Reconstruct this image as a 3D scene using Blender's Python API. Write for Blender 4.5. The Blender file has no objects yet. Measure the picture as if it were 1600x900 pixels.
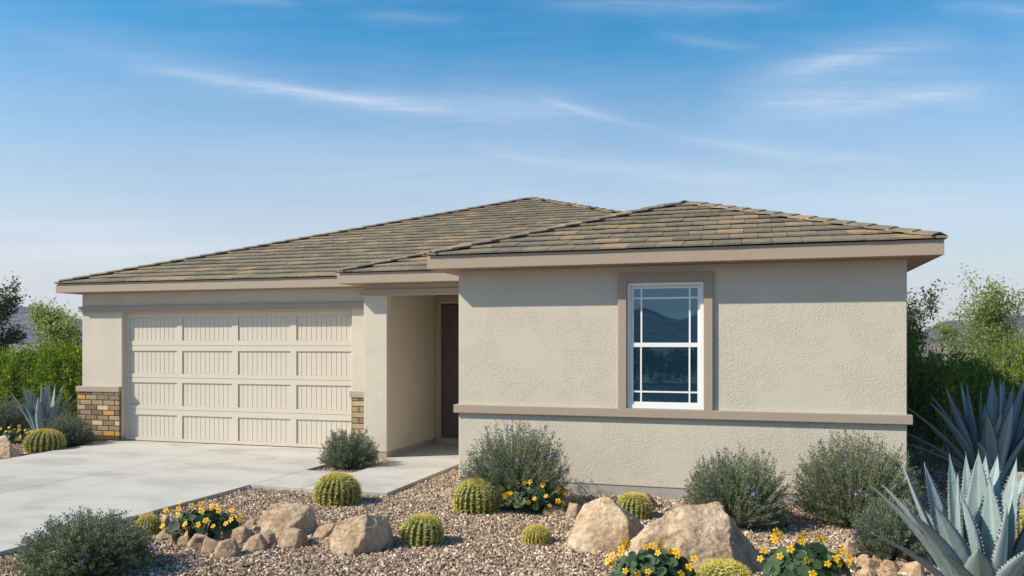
import bpy, bmesh, math, random
import numpy as np
from mathutils import Vector, Matrix
R = math.radians
scene = bpy.context.scene
C = scene.collection

# ------------------------------------------------------------------ camera, sky, sun, exposure
CAMZ = 1.89
YAW = 16.922
F = 1281.65; CX = 795.36; HV = 535.48          # focal length, principal point in photo pixels
cam = bpy.data.cameras.new('camera'); camo = bpy.data.objects.new('camera', cam); C.objects.link(camo)
camo.location = (0, 0, CAMZ); camo.rotation_euler = (R(90), 0, R(YAW))
cam.sensor_width = 36; cam.lens = 36 * F / 1600
cam.shift_x = (800 - CX) / 1600; cam.shift_y = (HV - 450) / 1600
cam.clip_start = 0.05; cam.clip_end = 30000
scene.camera = camo

LDIR = Vector((0.52, 0.321, -0.4975)).normalized()      # the way sunlight travels
SUN_EL = math.asin(-LDIR.z); SUN_AZ = math.atan2(-LDIR.x, -LDIR.y)
world = bpy.data.worlds.new('World'); scene.world = world; world.use_nodes = True
wt = world.node_tree; wn = wt.nodes; wl = wt.links
SKY_STRENGTH = 0.104
SUN_STRENGTH = 4.9
EXPOSURE = 0.42

def wmath(op, a, b=None, c=None, clamp=False):
    n = wn.new('ShaderNodeMath'); n.operation = op; n.use_clamp = clamp
    for i, x in enumerate((a, b, c)):
        if x is None: continue
        if isinstance(x, (int, float)): n.inputs[i].default_value = x
        else: wl.new(x, n.inputs[i])
    return n.outputs[0]

def build_sky():
    bg = wn['Background']; bg.inputs['Strength'].default_value = SKY_STRENGTH
    sky = wn.new('ShaderNodeTexSky'); sky.sky_type = 'NISHITA'; sky.sun_disc = False
    sky.sun_elevation = SUN_EL; sky.sun_rotation = SUN_AZ % (2 * math.pi)
    sky.altitude = 300; sky.air_density = 1.0; sky.dust_density = 0.7; sky.ozone_density = 2.2
    tc = wn.new('ShaderNodeTexCoord')
    vr = wn.new('ShaderNodeVectorRotate'); vr.rotation_type = 'Z_AXIS'; vr.inputs['Angle'].default_value = -R(YAW)
    wl.new(tc.outputs['Generated'], vr.inputs['Vector'])
    sp = wn.new('ShaderNodeSeparateXYZ'); wl.new(vr.outputs[0], sp.inputs[0])
    yy = wmath('MAXIMUM', sp.outputs['Y'], 0.05)
    sx = wmath('DIVIDE', sp.outputs['X'], yy); sy = wmath('DIVIDE', sp.outputs['Z'], yy)
    front = wmath('MULTIPLY_ADD', sp.outputs['Y'], 4.0, -0.4, clamp=True)
    cb = wn.new('ShaderNodeCombineXYZ'); wl.new(sx, cb.inputs[0]); wl.new(sy, cb.inputs[1])
    def noise(scale, sx_, sy_, detail=5, rough=0.6, off=0, rot=0.0):
        mp = wn.new('ShaderNodeMapping'); mp.inputs['Scale'].default_value = (sx_, sy_, 1)
        mp.inputs['Location'].default_value = (off, off * 1.7, off); mp.inputs['Rotation'].default_value = (0, 0, rot)
        wl.new(cb.outputs[0], mp.inputs[0])
        n = wn.new('ShaderNodeTexNoise'); n.inputs['Scale'].default_value = scale
        n.inputs['Detail'].default_value = detail; n.inputs['Roughness'].default_value = rough
        wl.new(mp.outputs[0], n.inputs['Vector']); return n.outputs['Fac']
    warp = wmath('MULTIPLY_ADD', noise(3.2, 1, 1, 4, 0.6), 0.055, -0.0275)
    fine = noise(5, 1.0, 11.0, 9, 0.74, 3.1, 0.12)
    fine2 = noise(9, 0.8, 6.0, 7, 0.72, 7.7, -0.18)
    total = None
    # (u0, v0, u1, v1, half width, strength, bow) of each cirrus streak
    S = [(225, 108, 720, 182, 14, .52, -3), (300, 122, 600, 156, 7, .22, -3), (420, 132, 640, 168, 5, .22, 2), (560, 150, 900, 200, 26, .36, 0),
         (850, 158, 1040, 208, 7, .40, -3), (700, 140, 960, 190, 26, .26, 0), (730, 238, 1200, 288, 16, .40, -8), (760, 244, 900, 250, 4, .25, 0),
         (1060, 218, 1400, 256, 10, .42, -4), (1130, 176, 1560, 140, 30, .52, 7), (1330, 166, 1540, 136, 10, .34, 5), (1200, 162, 1380, 152, 6, .22, 2),
         (1140, 134, 1500, 54, 32, .40, 6), (1230, 110, 1400, 74, 10, .26, 3), (1020, 50, 1180, 80, 10, .26, -2), (260, -8, 460, 6, 8, .42, 0),
         (800, 0, 1260, 18, 14, .30, 0), (-80, 392, 480, 396, 26, .62, -4), (-80, 350, 260, 356, 18, .30, 0), (340, 230, 1000, 330, 50, .26, 0), (1000, 290, 1640, 330, 50, .28, 0),
         (1460, 8, 1660, 18, 14, .3, 0), (540, 20, 720, 30, 10, .2, 0), (60, 60, 420, 140, 34, .16, 0)]
    for k, (u0, v0, u1, v1, w, st, bow) in enumerate(S):
        a = Vector(((u0 - CX) / F, (HV - v0) / F)); b = Vector(((u1 - CX) / F, (HV - v1) / F))
        m = (a + b) / 2; d = b - a; L = d.length / 2; d.normalize()
        al = wmath('MULTIPLY_ADD', sx, d.x, wmath('MULTIPLY_ADD', sy, d.y, -(m.x * d.x + m.y * d.y)))
        ac = wmath('MULTIPLY_ADD', sx, -d.y, wmath('MULTIPLY_ADD', sy, d.x, (m.x * d.y - m.y * d.x)))
        al = wmath('DIVIDE', al, L)
        ac = wmath('ADD', ac, wmath('MULTIPLY', warp, 0.42))
        ac = wmath('MULTIPLY_ADD', wmath('MULTIPLY', al, al), bow / F * 1.0, ac)
        q = wmath('DIVIDE', ac, w / F)
        g = wmath('DIVIDE', 1.0, wmath('MULTIPLY_ADD', wmath('MULTIPLY', q, q), 1.0, 1.0))
        g = wmath('POWER', g, 1.6)
        e = wmath('SUBTRACT', 1.0, wmath('POWER', wmath('MULTIPLY', wmath('ABSOLUTE', al), 0.86), 2.0), clamp=True)
        g = wmath('MULTIPLY', wmath('MULTIPLY', g, e), st)
        total = g if total is None else wmath('ADD', total, g)
    tex = wmath('MULTIPLY_ADD', fine, 3.0, -1.0, clamp=True)
    total = wmath('MULTIPLY', total, wmath('MULTIPLY_ADD', tex, 0.56, 0.16))
    veil = wmath('MULTIPLY', wmath('MULTIPLY_ADD', fine2, 2.4, -1.05, clamp=True), 0.07)
    total = wmath('MULTIPLY', wmath('ADD', total, veil), front, clamp=True)
    mx = wn.new('ShaderNodeMix'); mx.data_type = 'RGBA'; wl.new(total, mx.inputs['Factor'])
    # a thin dusty layer low over the desert
    dusk = wn.new('ShaderNodeMix'); dusk.data_type = 'RGBA'
    sp2 = wn.new('ShaderNodeSeparateXYZ'); wl.new(tc.outputs['Generated'], sp2.inputs[0])
    lay = wmath('POWER', wmath('SUBTRACT', 1.0, wmath('DIVIDE', wmath('MAXIMUM', sp2.outputs['Z'], 0.0), 0.34), clamp=True), 1.0)
    wl.new(wmath('MULTIPLY', lay, 0.95), dusk.inputs['Factor'])
    hs = wn.new('ShaderNodeHueSaturation'); hs.inputs['Saturation'].default_value = 1.42; hs.inputs['Value'].default_value = 1.24
    wl.new(sky.outputs[0], hs.inputs['Color'])
    tn_ = wn.new('ShaderNodeMix'); tn_.data_type = 'RGBA'; tn_.blend_type = 'MULTIPLY'; tn_.inputs['Factor'].default_value = 1.0
    wl.new(hs.outputs[0], tn_.inputs['A']); tn_.inputs['B'].default_value = (0.80, 1.12, 0.97, 1)
    wl.new(tn_.outputs['Result'], dusk.inputs['A']); dusk.inputs['B'].default_value = (5.6, 4.8, 5.1, 1)
    wl.new(dusk.outputs['Result'], mx.inputs['A']); mx.inputs['B'].default_value = (7.0, 7.2, 7.6, 1)
    wl.new(mx.outputs['Result'], bg.inputs['Color'])
build_sky()

sun = bpy.data.lights.new('sun', 'SUN'); sun.energy = SUN_STRENGTH; sun.angle = R(0.7); sun.color = (1.0, 0.90, 0.73)
suno = bpy.data.objects.new('sun', sun); C.objects.link(suno)
suno.rotation_euler = LDIR.to_track_quat('-Z', 'Y').to_euler(); suno.location = (-20, -12, 25)
vs = scene.view_settings; vs.view_transform = 'Standard'; vs.look = 'None'; vs.gamma = 1; vs.exposure = EXPOSURE
try: vs.use_curve_mapping = False
except Exception: pass

# ------------------------------------------------------------------ helpers
cy, syw = math.cos(R(YAW)), math.sin(R(YAW))
GZ = -0.05
def G(u, v, z=GZ):
    """the point of height z seen at a photo pixel, with its depth"""
    t = (u - CX) / F; dx = -syw + cy * t; dy = cy + syw * t; k = (z - CAMZ) * F / (HV - v)
    return Vector((k * dx, k * dy, z)), k
def D(u, k):
    """the vertical line seen at photo column u at depth k"""
    t = (u - CX) / F
    return Vector((k * (-syw + cy * t), k * (cy + syw * t), GZ))

def tag(o, label=None, cat=None, group=None, kind=None):
    if label: o['label'] = label
    if cat: o['category'] = cat
    if group: o['group'] = group
    if kind: o['kind'] = kind
    return o
def thing(name, label, cat, loc=(0, 0, 0), rz=0, group=None):
    o = bpy.data.objects.new(name, None); C.objects.link(o); o.location = loc; o.rotation_euler = (0, 0, rz)
    o.empty_display_size = 0.1
    return tag(o, label, cat, group)
def link(name, me, mat, parent=None, loc=None, smooth=False):
    o = bpy.data.objects.new(name, me); C.objects.link(o)
    if mat is not None and len(me.materials) == 0: me.materials.append(mat)
    if parent: o.parent = parent
    if loc is not None: o.location = loc
    return o
def arr_mesh(name, V, Fc, tint=None, smooth=False, attrs=None):
    """mesh from numpy arrays; Fc has one row per face"""
    V = np.asarray(V, dtype=np.float32).reshape(-1, 3); Fc = np.asarray(Fc, dtype=np.int32)
    me = bpy.data.meshes.new(name); n, k = Fc.shape
    me.vertices.add(len(V)); me.vertices.foreach_set('co', V.ravel())
    me.loops.add(n * k); me.loops.foreach_set('vertex_index', Fc.ravel())
    me.polygons.add(n); me.polygons.foreach_set('loop_start', np.arange(0, n * k, k, dtype=np.int32))
    me.update(calc_edges=True)
    me.polygons.foreach_set('use_smooth', np.full(n, smooth))
    if tint is not None:
        a = me.attributes.new('tint', 'FLOAT', 'FACE'); a.data.foreach_set('value', np.asarray(tint, dtype=np.float32))
    me.validate()
    return me

class MB:
    """collects boxes, prisms and tubes into one mesh"""
    def __init__(s): s.v = []; s.f = []; s.t = []
    def box(s, x0, x1, y0, y1, z0, z1, tint=0.5):
        b = len(s.v)
        s.v += [(x0, y0, z0), (x1, y0, z0), (x1, y1, z0), (x0, y1, z0), (x0, y0, z1), (x1, y0, z1), (x1, y1, z1), (x0, y1, z1)]
        for q in ((0, 3, 2, 1), (4, 5, 6, 7), (0, 1, 5, 4), (1, 2, 6, 5), (2, 3, 7, 6), (3, 0, 4, 7)):
            s.f.append([b + i for i in q]); s.t.append(tint)
        return s
    def prism(s, pts, z0, z1, tint=0.5):
        b = len(s.v); n = len(pts)
        s.v += [(x, y, z0) for x, y in pts] + [(x, y, z1) for x, y in pts]
        s.f.append([b + i for i in range(n)][::-1]); s.f.append([b + n + i for i in range(n)]); s.t += [tint, tint]
        for i in range(n):
            j = (i + 1) % n; s.f.append([b + i, b + j, b + n + j, b + n + i]); s.t.append(tint)
        return s
    def poly(s, pts, tint=0.5):
        b = len(s.v); s.v += [tuple(p) for p in pts]; s.f.append(list(range(b, b + len(pts)))); s.t.append(tint); return s
    def hexa(s, P, tint=0.5):
        """8 corners: bottom 4 then top 4"""
        b = len(s.v); s.v += [tuple(p) for p in P]
        for q in ((0, 3, 2, 1), (4, 5, 6, 7), (0, 1, 5, 4), (1, 2, 6, 5), (2, 3, 7, 6), (3, 0, 4, 7)):
            s.f.append([b + i for i in q]); s.t.append(tint)
        return s
    def tube(s, p0, p1, r0, r1, n=6, tint=0.5):
        p0 = Vector(p0); p1 = Vector(p1); d = (p1 - p0)
        if d.length < 1e-6: return s
        d.normalize(); a = d.orthogonal().normalized(); c = d.cross(a); b = len(s.v)
        for p, r in ((p0, r0), (p1, r1)):
            for i in range(n):
                t = 2 * math.pi * i / n; s.v.append(tuple(p + a * (math.cos(t) * r) + c * (math.sin(t) * r)))
        for i in range(n):
            j = (i + 1) % n; s.f.append([b + i, b + j, b + n + j, b + n + i]); s.t.append(tint)
        return s
    def mesh(s, name, bevel=0, seg=2):
        me = bpy.data.meshes.new(name); me.from_pydata(s.v, [], s.f); me.update()
        a = me.attributes.new('tint', 'FLOAT', 'FACE'); a.data.foreach_set('value', s.t)
        if bevel:
            bm = bmesh.new(); bm.from_mesh(me)
            bmesh.ops.bevel(bm, geom=list(bm.edges), offset=bevel, segments=seg, profile=0.5, affect='EDGES', clamp_overlap=True)
            bm.to_mesh(me); bm.free()
        return me
    def build(s, name, mat, parent=None, bevel=0, seg=2, kind=None):
        o = link(name, s.mesh(name, bevel, seg), mat, parent)
        if kind: o['kind'] = kind
        return o

# ------------------------------------------------------------------ materials
def newmat(name):
    m = bpy.data.materials.new(name); m.use_nodes = True
    nt = m.node_tree; return m, nt, nt.nodes['Principled BSDF']
def N(nt, typ, **kw):
    n = nt.nodes.new(typ)
    for k, v in kw.items():
        if hasattr(n, k): setattr(n, k, v)
        else: n.inputs[k.replace('_', ' ')].default_value = v
    return n
def nz(nt, scale, detail=4, rough=0.55, src=None, dist=0.0, stretch=None):
    n = N(nt, 'ShaderNodeTexNoise'); n.inputs['Scale'].default_value = scale; n.inputs['Detail'].default_value = detail
    n.inputs['Roughness'].default_value = rough; n.inputs['Distortion'].default_value = dist
    if src is not None:
        if stretch:
            mp = N(nt, 'ShaderNodeMapping'); mp.inputs['Scale'].default_value = stretch
            nt.links.new(src, mp.inputs[0]); src = mp.outputs[0]
        nt.links.new(src, n.inputs['Vector'])
    return n
def ramp(nt, fac, stops):
    r = N(nt, 'ShaderNodeValToRGB'); cr = r.color_ramp
    while len(cr.elements) < len(stops): cr.elements.new(0.5)
    for e, (p, c) in zip(cr.elements, stops): e.position = p; e.color = (*c, 1)
    nt.links.new(fac, r.inputs[0]); return r.outputs[0]
def mixc(nt, fac, a, b, mode='MIX'):
    m = N(nt, 'ShaderNodeMix'); m.data_type = 'RGBA'; m.blend_type = mode
    for inp, x in (('Factor', fac), ('A', a), ('B', b)):
        if isinstance(x, (int, float)): m.inputs[inp].default_value = x
        elif isinstance(x, tuple): m.inputs[inp].default_value = (*x, 1)
        else: nt.links.new(x, m.inputs[inp])
    return m.outputs['Result']
def mth(nt, op, a, b=None, clamp=False):
    n = N(nt, 'ShaderNodeMath'); n.operation = op; n.use_clamp = clamp
    for i, x in enumerate((a, b)):
        if x is None: continue
        if isinstance(x, (int, float)): n.inputs[i].default_value = x
        else: nt.links.new(x, n.inputs[i])
    return n.outputs[0]
def bump(nt, b, h, strength=0.5, dist=0.01):
    n = N(nt, 'ShaderNodeBump'); n.inputs['Strength'].default_value = strength; n.inputs['Distance'].default_value = dist
    nt.links.new(h, n.inputs['Height']); nt.links.new(n.outputs[0], b.inputs['Normal']); return n
def coord(nt, which='Object'): return N(nt, 'ShaderNodeTexCoord').outputs[which]
def tintn(nt):
    a = N(nt, 'ShaderNodeAttribute'); a.attribute_name = 'tint'; return a.outputs['Fac']

def mat_stucco(name, col, patch=True, depth=0.008):
    m, nt, b = newmat(name); co = coord(nt)
    big = nz(nt, 0.7, 3, 0.6, co).outputs['Fac']; mid = nz(nt, 6, 4, 0.6, co).outputs['Fac']
    c = mixc(nt, mth(nt, 'MULTIPLY', big, 0.16), col, tuple(x * 0.88 for x in col))
    c = mixc(nt, mth(nt, 'MULTIPLY', mid, 0.12), c, tuple(min(1, x * 1.10) for x in col))
    nt.links.new(c, b.inputs['Base Color']); b.inputs['Roughness'].default_value = 0.88; b.inputs['Specular IOR Level'].default_value = 0.2
    worm = nz(nt, 70, 4, 0.55, co, 0.4).outputs['Fac']
    w = N(nt, 'ShaderNodeMapRange'); w.inputs[1].default_value = 0.42; w.inputs[2].default_value = 0.58; nt.links.new(worm, w.inputs[0])
    msk = N(nt, 'ShaderNodeMapRange'); msk.inputs[1].default_value = 0.43; msk.inputs[2].default_value = 0.60
    nt.links.new(nz(nt, 2.1, 4, 0.65, co, 0.4).outputs['Fac'], msk.inputs[0])
    h = mth(nt, 'MULTIPLY', w.outputs[0], mth(nt, 'ADD', mth(nt, 'MULTIPLY', msk.outputs[0], 0.78), 0.22))
    h = mth(nt, 'ADD', h, mth(nt, 'MULTIPLY', nz(nt, 110, 3, 0.6, co).outputs['Fac'], 0.25))
    bump(nt, b, h, 0.46, depth)
    return m
def mat_paint(name, col, rough=0.55, var=0.10, bumpd=0.0015):
    m, nt, b = newmat(name); co = coord(nt)
    c = mixc(nt, mth(nt, 'MULTIPLY', nz(nt, 2.3, 5, 0.65, co).outputs['Fac'], 1.0), tuple(x * (1 - var) for x in col), tuple(min(1, x * (1 + var)) for x in col))
    nt.links.new(c, b.inputs['Base Color']); b.inputs['Roughness'].default_value = rough; b.inputs['Specular IOR Level'].default_value = 0.3
    bump(nt, b, nz(nt, 70, 3, 0.6, co).outputs['Fac'], 0.3, bumpd)
    return m
def mat_tint(name, stops, rough=0.8, noise_scale=20, var=0.3, bumpd=0.0, bscale=60, spec=0.25, extra=None):
    m, nt, b = newmat(name); co = coord(nt)
    c = ramp(nt, tintn(nt), stops)
    n = nz(nt, noise_scale, 5, 0.65, co).outputs['Fac']
    k = N(nt, 'ShaderNodeMapRange'); k.inputs[1].default_value = 0.25; k.inputs[2].default_value = 0.75
    k.inputs[3].default_value = 1 - var; k.inputs[4].default_value = 1 + var; nt.links.new(n, k.inputs[0])
    mm = N(nt, 'ShaderNodeVectorMath', operation='SCALE'); nt.links.new(c, mm.inputs[0]); nt.links.new(k.outputs[0], mm.inputs['Scale'])
    out = mm.outputs[0]
    if extra: out = extra(nt, co, out)
    nt.links.new(out, b.inputs['Base Color']); b.inputs['Roughness'].default_value = rough; b.inputs['Specular IOR Level'].default_value = spec
    if bumpd: bump(nt, b, nz(nt, bscale, 5, 0.65, co).outputs['Fac'], 0.6, bumpd)
    return m
def mat_leaf(name, stops, trans=0.3, rough=0.5, spec=0.25):
    m, nt, b = newmat(name)
    c = ramp(nt, tintn(nt), stops); nt.links.new(c, b.inputs['Base Color'])
    b.inputs['Roughness'].default_value = rough; b.inputs['Specular IOR Level'].default_value = spec
    t = N(nt, 'ShaderNodeBsdfTranslucent'); hs = N(nt, 'ShaderNodeHueSaturation'); hs.inputs['Value'].default_value = 1.5; hs.inputs['Saturation'].default_value = 1.1
    nt.links.new(c, hs.inputs['Color']); nt.links.new(hs.outputs[0], t.inputs['Color'])
    mx = N(nt, 'ShaderNodeMixShader'); mx.inputs[0].default_value = trans
    nt.links.new(b.outputs[0], mx.inputs[1]); nt.links.new(t.outputs[0], mx.inputs[2])
    nt.links.new(mx.outputs[0], nt.nodes['Material Output'].inputs['Surface'])
    return m

STUCCO = mat_stucco('stucco', (0.562, 0.508, 0.426))
TAUPE = mat_paint('taupe_trim_paint', (0.36, 0.29, 0.230), 0.7, 0.05)
DOORPAINT = mat_paint('garage_door_paint', (0.575, 0.515, 0.435), 0.5, 0.05, 0.0006)
VINYL = mat_paint('white_vinyl', (0.78, 0.79, 0.80), 0.35, 0.02, 0.0003)
DARKDOOR = mat_paint('dark_brown_door_paint', (0.105, 0.080, 0.074), 0.45, 0.12, 0.0006)
DECK = mat_paint('roof_underlay', (0.04, 0.036, 0.03), 0.9)
def _tilespots(nt, co, c):
    n = nz(nt, 4.2, 6, 0.72, co, 0.3, (0.55, 1.5, 1.5)).outputs['Fac']
    k = N(nt, 'ShaderNodeMapRange'); k.inputs[1].default_value = 0.54; k.inputs[2].default_value = 0.68; k.inputs[4].default_value = 0.60; nt.links.new(n, k.inputs[0])
    c = mixc(nt, k.outputs[0], c, (0.30, 0.21, 0.135))
    n2 = nz(nt, 5.3, 6, 0.72, co, 0.3, (0.6, 1.3, 1.3)).outputs['Fac']
    k2 = N(nt, 'ShaderNodeMapRange'); k2.inputs[1].default_value = 0.54; k2.inputs[2].default_value = 0.66; k2.inputs[4].default_value = 0.6; nt.links.new(n2, k2.inputs[0])
    return mixc(nt, k2.outputs[0], c, (0.115, 0.113, 0.095))
TILE = mat_tint('concrete_roof_tile', [(0.0, (0.145, 0.122, 0.090)), (0.25, (0.195, 0.168, 0.120)), (0.50, (0.225, 0.185, 0.132)), (0.68, (0.165, 0.150, 0.122)), (0.84, (0.31, 0.22, 0.145)), (1.0, (0.29, 0.225, 0.13))],
                0.85, 9, 0.28, 0.004, 90, 0.2, _tilespots)
BRICK = mat_tint('mixed_brick', [(0.0, (0.17, 0.125, 0.09)), (0.35, (0.29, 0.215, 0.135)), (0.65, (0.37, 0.28, 0.175)), (0.82, (0.55, 0.44, 0.32)), (1.0, (0.50, 0.28, 0.07))], 0.85, 28, 0.22, 0.003, 120)
MORTAR = mat_paint('brown_mortar', (0.085, 0.055, 0.036), 0.95)

def mat_concrete(name, col):
    m, nt, b = newmat(name); co = coord(nt)
    a = nz(nt, 0.9, 5, 0.6, co, 0.6, (1, 1.6, 1)).outputs['Fac']; d = nz(nt, 5.5, 6, 0.7, co).outputs['Fac']; e = nz(nt, 150, 2, 0.5, co).outputs['Fac']
    c = ramp(nt, a, [(0.34, tuple(x * 0.76 for x in col)), (0.5, col), (0.66, tuple(x * 1.12 for x in col))])
    c = mixc(nt, mth(nt, 'MULTIPLY', d, 0.35), c, tuple(x * 0.82 for x in col))
    c = mixc(nt, mth(nt, 'MULTIPLY', e, 0.16), c, tuple(x * 0.6 for x in col))
    nt.links.new(c, b.inputs['Base Color']); b.inputs['Roughness'].default_value = 0.8; b.inputs['Specular IOR Level'].default_value = 0.3
    bump(nt, b, mth(nt, 'ADD', e, d), 0.25, 0.002); return m
CONCRETE = mat_concrete('concrete', (0.47, 0.45, 0.415))
FOUND = mat_concrete('foundation_concrete', (0.36, 0.34, 0.31))
ASPHALT = mat_concrete('asphalt', (0.05, 0.05, 0.052))

def mat_ground():
    m, nt, b = newmat('gravel_ground'); co = coord(nt)
    v = N(nt, 'ShaderNodeTexVoronoi'); v.inputs['Scale'].default_value = 42; nt.links.new(co, v.inputs['Vector'])
    g = ramp(nt, N(nt, 'ShaderNodeSeparateColor').outputs[0], [(0, (0, 0, 0)), (1, (1, 1, 1))])
    sc = nt.nodes.new('ShaderNodeSeparateColor'); nt.links.new(v.outputs['Color'], sc.inputs[0])
    near = ramp(nt, sc.outputs[0], [(0.0, (0.11, 0.075, 0.052)), (0.4, (0.24, 0.17, 0.12)), (0.75, (0.42, 0.32, 0.24)), (1.0, (0.55, 0.45, 0.35))])
    far = ramp(nt, nz(nt, 0.35, 8, 0.7, co).outputs['Fac'], [(0.35, (0.10, 0.10, 0.06)), (0.5, (0.22, 0.17, 0.12)), (0.7, (0.34, 0.27, 0.20))])
    ln = N(nt, 'ShaderNodeVectorMath', operation='LENGTH'); nt.links.new(co, ln.inputs[0])
    k = N(nt, 'ShaderNodeMapRange'); k.inputs[1].default_value = 22; k.inputs[2].default_value = 40; nt.links.new(ln.outputs['Value'], k.inputs[0])
    nt.links.new(mixc(nt, k.outputs[0], near, far), b.inputs['Base Color']); b.inputs['Roughness'].default_value = 0.95
    bump(nt, b, v.outputs['Distance'], 0.8, 0.02); return m
GROUND = mat_ground()
CHIP = mat_tint('gravel_chips', [(0.0, (0.14, 0.088, 0.060)), (0.25, (0.25, 0.168, 0.118)), (0.5, (0.36, 0.26, 0.185)), (0.75, (0.57, 0.44, 0.325)), (1.0, (0.78, 0.67, 0.54))], 0.9, 60, 0.15)
def mat_rock(name, base, light, dark):
    m, nt, b = newmat(name); co = coord(nt)
    a = nz(nt, 3.2, 8, 0.68, co, 0.5).outputs['Fac']; s = nz(nt, 24, 7, 0.72, co, 0.3).outputs['Fac']; st = nz(nt, 5, 8, 0.75, co, 1.2, (1, 1, 3)).outputs['Fac']
    c = ramp(nt, a, [(0.34, dark), (0.47, base), (0.62, light)])
    c = mixc(nt, ramp(nt, st, [(0.46, (0, 0, 0)), (0.62, (0.75, 0.75, 0.75))]), c, light)
    c = mixc(nt, ramp(nt, s, [(0.34, (0.8, 0.8, 0.8)), (0.5, (0, 0, 0))]), c, dark)
    nt.links.new(c, b.inputs['Base Color']); b.inputs['Roughness'].default_value = 0.9; b.inputs['Specular IOR Level'].default_value = 0.2
    h = mth(nt, 'ADD', mth(nt, 'MULTIPLY', st, 0.8), mth(nt, 'ADD', mth(nt, 'MULTIPLY', s, 0.55), mth(nt, 'MULTIPLY', nz(nt, 80, 4, 0.7, co).outputs['Fac'], 0.2)))
    bump(nt, b, h, 0.9, 0.035); return m
ROCK = mat_rock('sandstone', (0.48, 0.33, 0.205), (0.66, 0.525, 0.38), (0.27, 0.165, 0.095))
ROCK2 = mat_rock('brown_rock', (0.40, 0.275, 0.18), (0.55, 0.42, 0.30), (0.22, 0.135, 0.085))
BARK = mat_paint('bark', (0.16, 0.12, 0.09), 0.9, 0.3, 0.004)
SHRUB = mat_leaf('shrub_leaf', [(0, (0.105, 0.125, 0.068)), (0.5, (0.18, 0.208, 0.122)), (0.85, (0.265, 0.29, 0.185)), (1, (0.38, 0.39, 0.28))], 0.35)
SHRUBG = mat_leaf('grey_shrub_leaf', [(0, (0.085, 0.105, 0.068)), (0.6, (0.165, 0.195, 0.135)), (1, (0.31, 0.34, 0.26))], 0.3)
TWIG = mat_tint('shrub_twig', [(0, (0.11, 0.125, 0.075)), (1, (0.28, 0.30, 0.21))], 0.9)
PURPLE = mat_leaf('purple_petal', [(0, (0.20, 0.14, 0.45)), (1, (0.34, 0.26, 0.64))], 0.3)
HEDGE = mat_leaf('hedge_leaf', [(0, (0.06, 0.11, 0.012)), (0.5, (0.15, 0.23, 0.02)), (1, (0.34, 0.43, 0.04))], 0.45)
TREEL = mat_leaf('tree_leaf', [(0, (0.12, 0.15, 0.05)), (0.5, (0.25, 0.30, 0.10)), (1, (0.45, 0.50, 0.20))], 0.5)
TREED = mat_leaf('dark_tree_leaf', [(0, (0.045, 0.06, 0.035)), (0.6, (0.085, 0.11, 0.055)), (1, (0.19, 0.22, 0.11))], 0.3)
NASTL = mat_leaf('round_leaf', [(0, (0.018, 0.042, 0.018)), (0.6, (0.038, 0.075, 0.03)), (1, (0.08, 0.125, 0.06))], 0.15, 0.55, 0.25)
NSTEM = mat_tint('green_stem', [(0, (0.05, 0.09, 0.03)), (1, (0.12, 0.16, 0.06))])
PETAL = mat_leaf('yellow_petal', [(0, (0.45, 0.11, 0.01)), (0.25, (0.72, 0.27, 0.01)), (0.6, (0.80, 0.43, 0.012)), (1, (0.84, 0.54, 0.02))], 0.25)
SPINE = mat_tint('golden_spine', [(0, (0.42, 0.30, 0.05)), (0.5, (0.66, 0.54, 0.10)), (1, (0.78, 0.72, 0.26))], 0.6)
def mat_cactus():
    m, nt, b = newmat('cactus_skin'); co = coord(nt)
    c = mixc(nt, nz(nt, 12, 4, 0.6, co).outputs['Fac'], (0.035, 0.07, 0.022), (0.07, 0.115, 0.035))
    nt.links.new(c, b.inputs['Base Color']); b.inputs['Roughness'].default_value = 0.6; return m
CACTUS = mat_cactus()

# ------------------------------------------------------------------ ground, slabs
def ground():
    V = []; Fc = []
    radii = [0, 6, 12, 20, 30, 50, 90, 160, 300, 600, 1100, 1800, 2600, 3400, 4200]; n = 72
    V.append((0, 0, -0.062))
    for r in radii[1:]:
        for i in range(n): a = 2 * math.pi * i / n; V.append((r * math.cos(a), r * math.sin(a), -0.062))
    me = bpy.data.meshes.new('ground'); fs = []
    for i in range(n): fs.append([0, 1 + i, 1 + (i + 1) % n])
    for k in range(len(radii) - 2):
        b = 1 + k * n
        for i in range(n): j = (i + 1) % n; fs.append([b + i, b + n + i, b + n + j, b + j])
    me.from_pydata(V, [], fs); me.update()
    tag(link('ground', me, GROUND), kind='structure')
ground()

# driveway, cast in panels with open joints
m = MB(); g = 0.004
XL, XJ, XR_ = -11.86, -9.132, -6.50
def lx(y): return -12.0 + (13.06 - y) * 0.104 if y > 8 else -11.47
def rxe(y): return -6.437 - (11.195 - y) * 0.0235
ys = [13.13, 12.35, 9.75, 7.25, 4.7, 1.9, -1.2]
for i in range(len(ys) - 1):
    y1, y0 = ys[i] - g, ys[i + 1] + g
    m.prism([(lx(y0), y0), (XJ - g, y0), (XJ - g, y1), (lx(y1), y1)], -0.16, 0.0)
    m.prism([(XJ + g, y0), (rxe(y0), y0), (rxe(y1), y1), (XJ + g, y1)], -0.16, 0.0)
drive = m.build('driveway', CONCRETE, bevel=0.005, kind='structure')
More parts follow.
